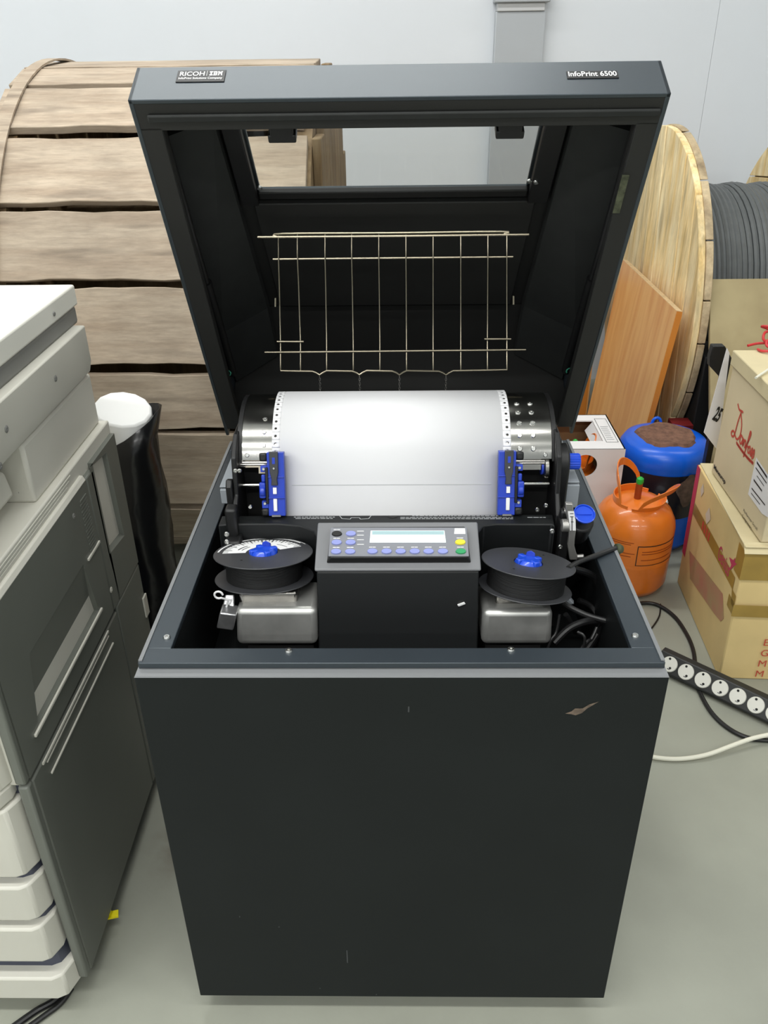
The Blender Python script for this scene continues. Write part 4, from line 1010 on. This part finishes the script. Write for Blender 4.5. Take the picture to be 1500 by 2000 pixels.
# printed frame on the shell
def on_shell(c, R, t, z): return V((c.x+R*math.cos(t), c.y+R*math.sin(t), z))
def band(mb, c, R, t0, t1, z0, z1, n=8):
    mb.add([on_shell(c, R, t0+(t1-t0)*i/n, z) for i in range(n+1) for z in (z0, z1)], [(2*i, 2*i+1, 2*i+3, 2*i+2) for i in range(n)])
mb = MB(); ta, tb_ = math.radians(-98), math.radians(-30)
band(mb, OC, OR+.0008, ta, tb_, .196, .199); band(mb, OC, OR+.0008, ta, tb_, .132, .134); band(mb, OC, OR+.0008, ta, ta+.02, .132, .199, 1)
obj('printed_frame', mb, 'print_black', OT, smooth=False)
mb = MB()
for z in (.178, .170, .150): band(mb, OC, OR+.0008, ta+.12, tb_-.35*random.random(), z, z+.0022)
for z in (.20, .206, .17, .16): band(mb, OC, OR+.0008, ta-.75, ta-.2*random.random()-.05, z, z+.002)
obj('printed_text', mb, 'orange_dark', OT, smooth=False)
# white valve guard lying beside
c = at(1287, 965, y=1.46); mb = MB(); mb.obox(V((c.x, c.y, .19)), V((.022, .006, -.008)), V((-.004, .02, 0)), V((.006, 0, .018)))
# blue tank
BC = V((.852, 1.605, 0)); BR = .138
BT_ = thing('blue_tank', BC, 'blue steel tank with rusty round top behind the orange cylinder', 'tank')
lathe_part('shell', BC, [(.05, 0), (BR-.02, .004), (BR, .03), (BR, .30), (BR+.002, .305), (BR+.001, .335), (BR-.012, .356), (BR-.035, .366), (.03, .372)], 'blue_tank', BT_, 48)
mb = MB(); vs = []
for i in range(49):
    t = math.radians(150)+math.radians(300)*i/48
    for z in (.135, .288): vs.append(on_shell(BC, BR+.0015, t, z))
mb.add(vs, [(2*i, 2*i+1, 2*i+3, 2*i+2) for i in range(48)]); w_ = obj('dark_wrap', mb, 'navy', BT_)
mb = MB(); N = 40; rnd = random.Random(4)
rim = [.092+.006*math.sin(5*t)+rnd.uniform(-.004, .004) for t in [2*math.pi*k/N for k in range(N)]]
lo_ = [V((BC.x+r*math.cos(2*math.pi*k/N), BC.y+r*math.sin(2*math.pi*k/N)-.004, .3655)) for k, r in enumerate(rim)]
hi_ = [V((p.x+(BC.x-p.x)*.08, p.y+(BC.y-p.y)*.08, .3755)) for p in lo_]
mb.prism(lo_, hi_); obj('rust_patch', mb, 'rust', BT_, label='rough brown rust patch on the tank top')
mb = MB(); ctr = math.radians(-68); pts = []
for k in range(18):
    a_ = 2*math.pi*k/18; pts.append((ctr+.30*math.cos(a_)*(1+.25*math.sin(3*a_)), .235+.05*math.sin(a_)*(1+.2*math.cos(4*a_))))
c0 = on_shell(BC, BR+.004, ctr, .235)
mb.add([c0]+[on_shell(BC, BR+.0035, t, z) for t, z in pts], [(0, 1+k, 1+(k+1) % 18) for k in range(18)]); obj('torn_label', mb, 'label_brown', BT_, label='torn brown label remains')
c = at(1293, 818, y=1.70); mb = MB(); mb.tube([V((BC.x+.0, BC.y+.11, .362))+X*.014*math.cos(t)+Z*.018*math.sin(t) for t in [k*math.pi/8 for k in range(9)]], .005, 8); obj('lifting_lug', mb, 'blue_tank', BT_)
# small blue canister on the floor between tank and carton
KC = V((.775, 1.475, 0))
# white carton with a second orange cylinder in it
WB = thing('cylinder_carton', (.555, 1.60, 0), 'open white cardboard carton with hand hole, holding an orange cylinder', 'carton')
x0, x1, y0, y1, zt = .430, .690, 1.47, 1.74, .382
th = .004
mb = MB(); mb.box(x0, x0+th, y0, y1, 0, zt).box(x1-th, x1, y0, y1, 0, zt).box(x0, x1, y1-th, y1, 0, zt).box(x0, x1, y0, y1, 0, th)
obj('carton_body', mb, 'white_carton', WB)
mb = MB(); e = .0045; mb.box(x0+e, x0+e+.002, y0+e, y1-e, e, zt-.006).box(x1-e-.002, x1-e, y0+e, y1-e, e, zt-.006).box(x0+e, x1-e, y1-e-.002, y1-e, e, zt-.006).box(x0+e, x1-e, y0+e, y1-e, e, e+.002)
obj('brown_lining', mb, 'carton_inner', WB)
hc = at(1142, 910, y=y0); hr = .038
mb = MB()
angs = sorted([2*math.pi*k/28 for k in range(28)]+[math.atan2(z-hc.z, x-hc.x) % (2*math.pi) for x in (x0, x1) for z in (0, zt)]); N = len(angs); out = []
for t in angs:
    c_, s_ = math.cos(t), math.sin(t); cand = []
    if c_ > 1e-6: cand.append((x1-hc.x)/c_)
    if c_ < -1e-6: cand.append((x0-hc.x)/c_)
    if s_ > 1e-6: cand.append((zt-hc.z)/s_)
    if s_ < -1e-6: cand.append((0-hc.z)/s_)
    m_ = min(cand); out.append((hc.x+c_*m_, hc.z+s_*m_))
inn = [(hc.x+hr*math.cos(t), hc.z+hr*math.sin(t)) for t in angs]
vs = [V((x, y0+d, z)) for d in (-.0005, th) for x, z in out+inn]
mb.add(vs, [(k, (k+1) % N, N+(k+1) % N, N+k) for k in range(N)]+[(2*N+k, 2*N+(k+1) % N, 3*N+(k+1) % N, 3*N+k) for k in range(N)]+[(N+k, N+(k+1) % N, 3*N+(k+1) % N, 3*N+k) for k in range(N)]+[(k, (k+1) % N, 2*N+(k+1) % N, 2*N+k) for k in range(N)])
obj('front_sheet', mb, 'white_carton', WB, smooth=False)
ha, hb_ = at(1100, 868, z=zt), at(1186, 842, z=zt)
hx0, hx1, hy0, hy1 = x0+.03, at(1172, 850, z=zt).x, y0+.060, y1-.05
mb = MB(); mb.box(x0, x1, y0, hy0, zt-th, zt).box(x0, x1, hy1, y1, zt-th, zt).box(x0, hx0, hy0, hy1, zt-th, zt).box(hx1, x1, hy0, hy1, zt-th, zt)
obj('top_sheet', mb, 'white_carton', WB)
mb = MB(); mb.hexa([V((hx1, hy0, zt-.004)), V((hx1+.003, hy0, zt-.004)), V((hx1+.003, hy1, zt-.004)), V((hx1, hy1, zt-.004)), V((hx1-.022, hy0, zt-.035)), V((hx1-.019, hy0, zt-.035)), V((hx1-.019, hy1, zt-.035)), V((hx1-.022, hy1, zt-.035))]); obj('folded_flap', mb, 'white_carton', WB)
mb = MB(); lx0, lx1, ly0, ly1 = hx1+.008, x1-.010, hy0-.01, hy1+.015
for a, b, c, d in ((lx0, lx1, ly0, ly0+.002), (lx0, lx1, ly1-.002, ly1), (lx0, lx0+.0015, ly0, ly1), (lx1-.0015, lx1, ly0, ly1)):
    mb.add([V((a, c, zt+.0005)), V((b, c, zt+.0005)), V((b, d, zt+.0005)), V((a, d, zt+.0005))], [(0, 1, 2, 3)])
obj('printed_frame', mb, 'print_black', WB, smooth=False)
mb = MB()
for k in range(8):
    yy = ly0+.02+.014*k; xx = lx0+.006; xe = lx1-.006-random.random()*.006
    mb.add([V((xx, yy, zt+.0005)), V((xe, yy, zt+.0005)), V((xe, yy+.004, zt+.0005)), V((xx, yy+.004, zt+.0005))], [(0, 1, 2, 3)])
obj('printed_text', mb, 'print_grey', WB, smooth=False)
IC = V((.556, 1.605, 0)); IT = thing('gas_cylinder', IC+Z*.005, 'orange cylinder inside the white carton, only its handle showing', 'gas cylinder')
lathe_part('shell', IC, [(.02, .006), (.10, .008), (.112, .03), (.112, .20), (.10, .24), (.07, .27), (.02, .28)], 'orange', IT, 36)
handle(IC, .070, math.radians(-75), math.radians(65), .272, .374, IT); handle(IC, .062, math.radians(110), math.radians(240), .272, .37, IT)
vc = at(1124, 858, y=1.58); vc.z = 0
mb = MB(); mb.cyl(V((vc.x, 1.58, .27)), V((vc.x, 1.58, .335)), .009, n=12); obj('valve', mb, 'orange_dark', IT)
mb = MB(); mb.lathe(V((vc.x, 1.58, .335)), Z, [(.008, 0), (.010, .008), (.008, .026), (.004, .03)], 12); obj('valve_cap', mb, 'valve_green', IT)
# white knob beside the orange handles
c = at(1290, 960, y=1.437)
mb = MB(); mb.lathe(V((c.x, 1.437, 0)), Z, [(.02, 0), (.028, .003), (.03, .02), (.03, .14), (.028, .165), (.022, .18), (.016, .19)], 28)
KN = thing('small_canister', (c.x, 1.437, 0), 'small blue canister with white cap between orange cylinder and boxes', 'canister'); obj('shell', mb, 'blue_tank', KN)
mb = MB(); mb.lathe(V((c.x, 1.437, .186)), V((.15, -.1, 1)), [(.016, 0), (.022, .006), (.022, .038), (.018, .044)], 18); obj('cap', mb, 'print_white', KN)
# red carton in the gap under the reel
mb = MB(); mb.box(.902, .99, 1.765, 1.85, 0, .352); mb.box(.901, .991, 1.764, 1.766, .335, .345)
tag(obj('gap_filler', MB().box(1.003, 1.43, 1.79, 1.965, 0, .56), 'black_matte', loc=(1.2, 1.88, 0), bev=.004), 'black crate added to stand in for the shaded gap behind the plywood sheet', 'filler')  # added box, its black stands in for the shade in the gap
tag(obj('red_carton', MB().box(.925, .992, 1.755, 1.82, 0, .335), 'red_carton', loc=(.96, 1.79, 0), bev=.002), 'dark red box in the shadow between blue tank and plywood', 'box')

# ================================================================== cardboard boxes on the right
GA, GB = V((.838, .868, 0)), V((.862, 1.318, 0)); gd = (GB-GA).normalized(); gx = V((gd.y, -gd.x, 0)); GL = (GB-GA).length; GW = .52; GH = .405
def GP(s, w_, z, o=0.): return GA+gd*s+gx*w_+Z*z - gx*o      # s along the visible left face (near -> far)
GX = thing('cardboard_box', GA+gd*GL/2+gx*GW/2, 'large taped brown cardboard box with pink print, standing on the floor at the right', 'box')
mb = MB(); mb.hexa([GP(0, 0, 0), GP(0, GW, 0), GP(GL, GW, 0), GP(GL, 0, 0), GP(0, -.006, GH), GP(0, GW, GH), GP(GL, GW, GH), GP(GL, -.006, GH)])
obj('box_body', mb, 'carton', GX, bev=.004)
def gface(s, z): return GP(s, -.006*(z/GH), z)
GN = (gface(0, GH)-gface(0, 0)).cross(gd).normalized()
if GN.x > 0: GN = -GN
def gpx(px, py, o=.0012): return at_plane(px, py, GP(0, 0, 0), GN)+GN*o
def gquad(mb, s0, s1, z0, z1, o=.001):
    mb.add([gface(s, z)-gx*o for s, z in ((s0, z0), (s1, z0), (s1, z1), (s0, z1))], [(0, 1, 2, 3)])
mb = MB(); mb.hexa([GP(-.004, -.012, GH), GP(GL, .0, GH), GP(GL, .05, GH), GP(-.004, .055, GH), GP(-.004, -.012, GH+.004), GP(GL, .0, GH+.004), GP(GL, .05, GH+.004), GP(-.004, .055, GH+.004)]); obj('top_flap', mb, 'carton_flap', GX, bev=.0015)
mb = MB(); mb.hexa([GP(-.006, -.010, GH-.004), GP(-.006, GW, GH-.004), GP(.01, GW, GH+.005), GP(.01, -.010, GH+.005), GP(-.012, -.014, GH-.012), GP(-.012, GW, GH-.012), GP(.012, GW, GH+.008), GP(.012, -.012, GH+.008)]); obj('front_edge_flap', mb, 'carton_flap', GX, bev=.002)
mb = MB(); gquad(mb, GL-.032, GL-.001, .11, GH); obj('corner_tape', mb, 'pink_print', GX, smooth=False)
mb = MB(); gquad(mb, .03, GL-.034, .262, .298); mb.add([p for p in (gface(.035, .262)-gx*.001, gface(0, .262)-gx*.001, gface(0, .225)-gx*.001, gface(.02, .225)-gx*.001)], [(0, 1, 2, 3)]); obj('side_tape', mb, 'tape', GX, smooth=False)
mb = MB(); mb.add([GP(-.0055, w_, z) for w_, z in ((-.008, .205), (.5, .200), (.5, .235), (-.008, .240))], [(0, 1, 2, 3)]); mb.add([GP(-.0055, w_, z) for w_, z in ((-.009, .315), (.07, .315), (.085, .39), (-.010, .395))], [(0, 1, 2, 3)]); gquad(mb, 0, .045, .205, .240); gquad(mb, 0, .05, .31, .39)
obj('corner_tape', mb, 'tape', GX, smooth=False)
mb = MB()
for s, z, w_, h in ((.372, .362, .030, .045), (.29, .325, .045, .055)):
    mb.add([gface(s+a*w_/2, z+b*h/2)-gx*.0015 for a, b in ((-1, .1), (.1, -1), (1, -.2), (.1, 1))], [(0, 1, 2, 3)])
obj('paper_patch', mb, 'tape_white', GX, smooth=False)
# GENIUS lettering on the left face, text runs near<-far i.e. along -gd
fx = -gd; fz = (gface(.2, .4)-gface(.2, 0)).normalized()
mb = MB(); g0, g1 = gpx(1403, 1092), gpx(1421, 1108)
put_text(mb, 'Genius', .058, gpx(1402, 1088), fx, fz, .0, width=abs((gpx(1423, 1108)-gpx(1402, 1072)).dot(fx)), bold=.0008)
vs = [gpx(x, y) for x, y in ((1425, 1088), (1433, 1094), (1437, 1089), (1436, 1098), (1440, 1102), (1434, 1106), (1425, 1115), (1429, 1103))]; mb.add(vs, [tuple(range(8))])
obj('box_lettering', mb, 'pink_print', GX, smooth=False)
mb = MB()
pts = [(1347, 1075), (1372, 1108), (1412, 1160), (1414, 1208), (1408, 1214), (1395, 1198), (1348, 1130)]
mb.add([gpx(x, y, .0008) for x, y in pts], [tuple(range(7))]); pk = mat('faded_print', (188, 128, 104), .8, var=.35, rgb2=(176, 150, 108), scale=12)
obj('faded_print', mb, 'faded_print', GX, smooth=False)
mb = MB()
for k in range(4): gquad(mb, .31-.02*k, .323-.02*k, .266, .293, .0014)
obj('red_marks', mb, 'red_print', GX, smooth=False)
mb = MB()
for k, ch in enumerate('EGMM'): put_text(mb, ch, .03, GP(-.001, .088, .115-.034*k)-gd*.002, gx, Z, .0012)
obj('box_lettering', mb, 'red_print', GX, smooth=False)

# upper box
zb = GH+.0088
d0, d1 = at(1485, 1060, z=zb), at(1389, 921, z=zb)
DA = V((d0.x, d0.y, 0)); dd = V((d1.x-d0.x, d1.y-d0.y, 0)); DL = dd.length; dd.normalize(); dx_ = V((dd.y, -dd.x, 0)); DW = .34
tpx = at(1419, 676, x=DA.x+dd.x*DL, ) if abs(1) else None
DH = .345
def DP(s, w_, z): return V((DA.x, DA.y, zb))+dd*s+dx_*w_+Z*z
DB = thing('cardboard_box', DP(DL/2, DW/2, 0), 'tall beige cardboard box with red script print, standing on the large brown box', 'box')
mb = MB(); mb.hexa([DP(0, 0, 0), DP(0, DW, 0), DP(DL, DW, 0), DP(DL, 0, 0), DP(0, 0, DH), DP(0, DW, DH), DP(DL, DW, DH), DP(DL, 0, DH)]); obj('box_body', mb, 'carton_light', DB, bev=.003)
mb = MB(); o = .006; mb.hexa([DP(-o, -o, DH-.035), DP(-o, DW+o, DH-.035), DP(DL+o, DW+o, DH-.035), DP(DL+o, -o, DH-.035), DP(-o, -o, DH+.004), DP(-o, DW+o, DH+.004), DP(DL+o, DW+o, DH+.004), DP(DL+o, -o, DH+.004)]); obj('box_lid', mb, 'carton_flap', DB, bev=.003)
dface = lambda s, z: DP(s, -.0008, z)
def dinv(px, py):
    p = at_plane(px, py, DP(0, 0, 0), dx_); return V(((p-DP(0, 0, 0)).dot(dd), p.z-zb))
# red script logo drawn as strokes, each placed on the box's left face (x to the right = -dd)
def script(strokes, org, sx, sy, w_):
    mb = MB()
    for s in strokes:
        pts = smooth_path([V((x*sx, y*sy, 0)) for x, y in s], 6); stroke(mb, [(p.x, p.y) for p in pts], w_, org, -dd, Z, .0010)
    return mb
o0 = dinv(1432, 838); o1 = dinv(1480, 880)
org = DP(o0.x, 0, o0.y-.03); LWID = (o0.x-o1.x)
D_ = [[(-.02, 1.25), (.10, 1.12), (.26, 1.16), (.30, 1.14)], [(.22, 1.14), (.16, .7), (.12, .12), (.02, .0), (-.04, .10), (.06, .22), (.26, .08), (.38, .3), (.36, .7), (.22, 1.05)],
      [(.52, .34), (.44, .38), (.42, .16), (.50, .10), (.55, .36), (.56, .12)], [(.60, .38), (.60, .10), (.63, .32), (.69, .36), (.70, .10)],
      [(.72, .12), (.80, .5), (.84, .78), (.79, .80), (.77, .3), (.73, -.22)], [(.75, .26), (.86, .28)],
      [(.90, .34), (.85, .24), (.88, .10), (.94, .16), (.93, .34), (.90, .34)], [(.98, .10), (1.03, .40), (1.05, .18), (1.0, .08)], [(1.07, .10), (1.12, .42), (1.15, .18), (1.08, .06)],
      [(.28, -.02), (.6, -.06), (.95, -.06), (1.2, -.02)], [(.30, -.05), (.6, -.09), (.95, -.09), (1.2, -.05)]]
obj('box_lettering', script(D_, org+Z*.012, LWID*.80, .070, .0058), 'red_print', DB, smooth=False)
mb = MB(); a = dinv(1395, 910); b = dinv(1417, 943)
vs, fs2 = text2d('Maneurop', .014, bold=.0004)
put_text(mb, 'Maneurop', .017, DP(a.x, 0, a.y-.006), -dd, Z, .0010, width=a.x-b.x, bold=.0005)
a = dinv(1452, 998); b = dinv(1480, 1030)
put_text(mb, 'Performer Scroll', .011, DP(a.x, 0, a.y), -dd, Z, .0010, width=(a.x-b.x)); put_text(mb, 'Compressors', .012, DP(a.x, 0, a.y-.016), -dd, Z, .0010, width=(a.x-b.x)*.7)
obj('small_lettering', mb, 'print_black', DB, smooth=False)
q = [(1477, 893), (1502, 930), (1502, 1012), (1488, 1003), (1461, 965)]
mb = MB(); mb.add([at_plane(x, y, DP(0, -.0012, 0), dx_) for x, y in q], [tuple(range(5))]); sk = obj('sticker', mb, 'print_white', DB, smooth=False)
mb = MB()
def srow(x0, y0, x1, y1, h):
    mb.add([at_plane(x, y, DP(0, -.002, 0), dx_) for x, y in ((x0, y0+h), (x1, y1+h), (x1, y1), (x0, y0))], [(0, 1, 2, 3)])
srow(1478, 900, 1498, 930, 5); srow(1476, 912, 1497, 942, 3); srow(1478, 928, 1492, 948, 2); srow(1472, 935, 1488, 957, 4); srow(1468, 952, 1494, 985, 3); srow(1467, 962, 1484, 984, 2)
obj('sticker_print', mb, 'print_black', sk, smooth=False)
# red wire on top of the upper box
mb = MB(); c = at(1495, 672, z=zb+DH+.012); rnd = random.Random(9)
base = V((c.x, c.y, zb+DH+.008))
pts = [base+V((-.045, .0, .0)), base+V((-.02, .005, .004)), base+V((.0, -.01, .012)), base+V((.02, .01, .02)), base+V((.03, .0, .03)), base+V((.0, .01, .034)), base+V((-.012, -.01, .02)), base+V((.01, -.02, .008)), base+V((.03, 0, .006)), base+V((.02, .03, .03)), base+V((-.01, .02, .045)), base+V((.02, -.01, .05)), base+V((.05, .02, .03))]
mb.tube(smooth_path(pts, 8), .0035, 8)
pts = [base+V((-.030, -.03, .0)), base+V((-.025, -.05, .002)), base+V((.0, -.055, .006)), base+V((.02, -.03, .012)), base+V((-.005, -.02, .02)), base+V((-.01, -.04, .01)), base+V((.03, -.05, .004)), base+V((.06, -.03, .003))]
mb.tube(smooth_path(pts, 8), .0035, 8)
tag(obj('wire_bundle', mb, 'red_wire', loc=base), 'tangle of red wire lying on top of the tall beige box', 'wire')
mb = MB(); a, b = at(1476, 738, z=zb+DH+.008), at(1506, 718, z=zb+DH+.012); mb.tube([a, b, b+(b-a)], .003, 8); tag(obj('white_stick', mb, 'cord_white', loc=a), 'thin white rod lying across the edge of the tall beige box', 'rod')
# white sheet with numerals behind the upper box
q = [(1420, 680), (1425, 690), (1402, 880), (1375, 845)]
mb = MB(); sh = [at(x, y, y=1.345+.0*k) for k, (x, y) in enumerate(q)]; mb.prism(sh, [p+Y*.003 for p in sh])
SH = thing('white_sheet', V((sh[3].x, 1.346, sh[3].z)), 'white printed sheet with black numerals between beige box and blue tank', 'sheet'); obj('sheet', mb, 'white_carton', SH, smooth=False)
mb = MB(); o_ = at(1391, 818, y=1.343); put_text(mb, '25', .055, o_, V((.80, 0, -.45)), V((.25, 0, .95)), 0.0, width=.020, bold=.002)
obj('numerals', mb, 'print_black', SH, smooth=False)
q = [(1387, 697), (1393, 676), (1416, 676), (1414, 700), (1406, 740), (1386, 715)]
a = [at(x, y, y=1.40) for x, y in q]; pc_ = a[4]; a = a[:3]+[V((pc_.x+.022, 1.40, a[3].z)), V((pc_.x+.022, 1.40, 0)), V((pc_.x+.008, 1.40, 0)), V((pc_.x+.004, 1.40, pc_.z)), a[5]]
mb = MB(); mb.prism(a, [p+Y*.025 for p in a]); tag(obj('black_block', mb, 'black', loc=(pc_.x+.012, 1.41, 0), bev=.002), 'black block wedged behind the tall beige box', 'block')

# ================================================================== power strip and cords
a, b = V((.700, .905, 0)), V((.925, .697, 0)); sd = (b-a).normalized(); b = a+sd*.46; sn = V((sd.y, -sd.x, 0))  # sn towards the camera-left
if sn.y > 0: sn = -sn
PS = thing('power_strip', (a+b)/2, 'black power strip with a row of round white sockets, on the floor', 'power strip')
mb = MB(); sec = [(-.026, .011), (.026, .011), (.026, .016), (-.006, .054), (-.026, .054)]   # (offset along sn, z)
a0 = a-sd*.012
mb.prism([a0+sn*o+Z*z for o, z in sec], [b+sn*o+Z*z for o, z in sec]); obj('strip_body', mb, 'strip_black', PS, bev=.003)
for e_ in (.012, .43): obj('foot', MB().obox(a+sd*e_+Z*.0058, sd*.006, sn*.02, Z*.0058), 'strip_black', PS)
fn = V((0, 0, 0))+sn*(.050-.012)+Z*(.032); fn.normalize(); fu = (sn*(-.032)+Z*.038).normalized(); fc = sn*.010+Z*.035
for k in range(9):
    c = a+sd*(.022+.0455*k)+fc
    mb = MB(); N = 28; R_ = .0205
    mb.prism([c+sd*R_*math.cos(t)+fu*R_*1.02*math.sin(t)+fn*.0002 for t in [2*math.pi*j/N for j in range(N)]], [c+sd*R_*.94*math.cos(t)+fu*R_*.96*math.sin(t)+fn*.003 for t in [2*math.pi*j/N for j in range(N)]])
    so_ = obj('socket', mb, 'socket', PS)
    for u_, v_ in ((-.004, .0135), (.006, -.009)):
        mb = MB(); mb.cyl(c+sd*u_+fu*v_+fn*.0031, c+sd*u_+fu*v_+fn*.0034, .0032, n=10); obj('pin_hole', mb, 'black_matte', so_)
    mb = MB(); mb.obox(c+sd*.003-fu*.0125+fn*.0032, sd*.0036, fu*.0012, fn*.0006); obj('earth_clip', mb, 'bolt', so_)
def cord(name, pts, r, m, label):
    mb = MB(); mb.tube(smooth_path(pts, 10), r, 10); return tag(obj(name, mb, m, loc=V((pts[len(pts)//2].x, pts[len(pts)//2].y, 0))), label, 'cable')
G = lambda px, py, z=.006: at(px, py, z=z)
cord('mains_cable', [G(1225, 1185), G(1255, 1178), G(1285, 1182), G(1318, 1205), G(1342, 1240), G(1354, 1270), G(1358, 1300), G(1362, 1330), G(1366, 1350), G(1390, 1392), G(1425, 1424), G(1465, 1442), G(1510, 1447)], .0055, 'cable', 'black power cord looping on the floor behind and under the power strip')
cord('thin_cable', [G(1290, 1180, .003), G(1288, 1202, .003), G(1275, 1224, .003), G(1255, 1245, .003)], .0022, 'cable', 'thin dark cord curling on the floor beside the orange cylinder')
cord('white_cable', [G(1240, 1470, .012), G(1285, 1480, .008), G(1330, 1482, .008), G(1380, 1474, .012), G(1430, 1456, .018), G(1470, 1442, .022), G(1512, 1433, .022)], .0052, 'cord_white', 'cream white cord crossing the floor right of the printer')
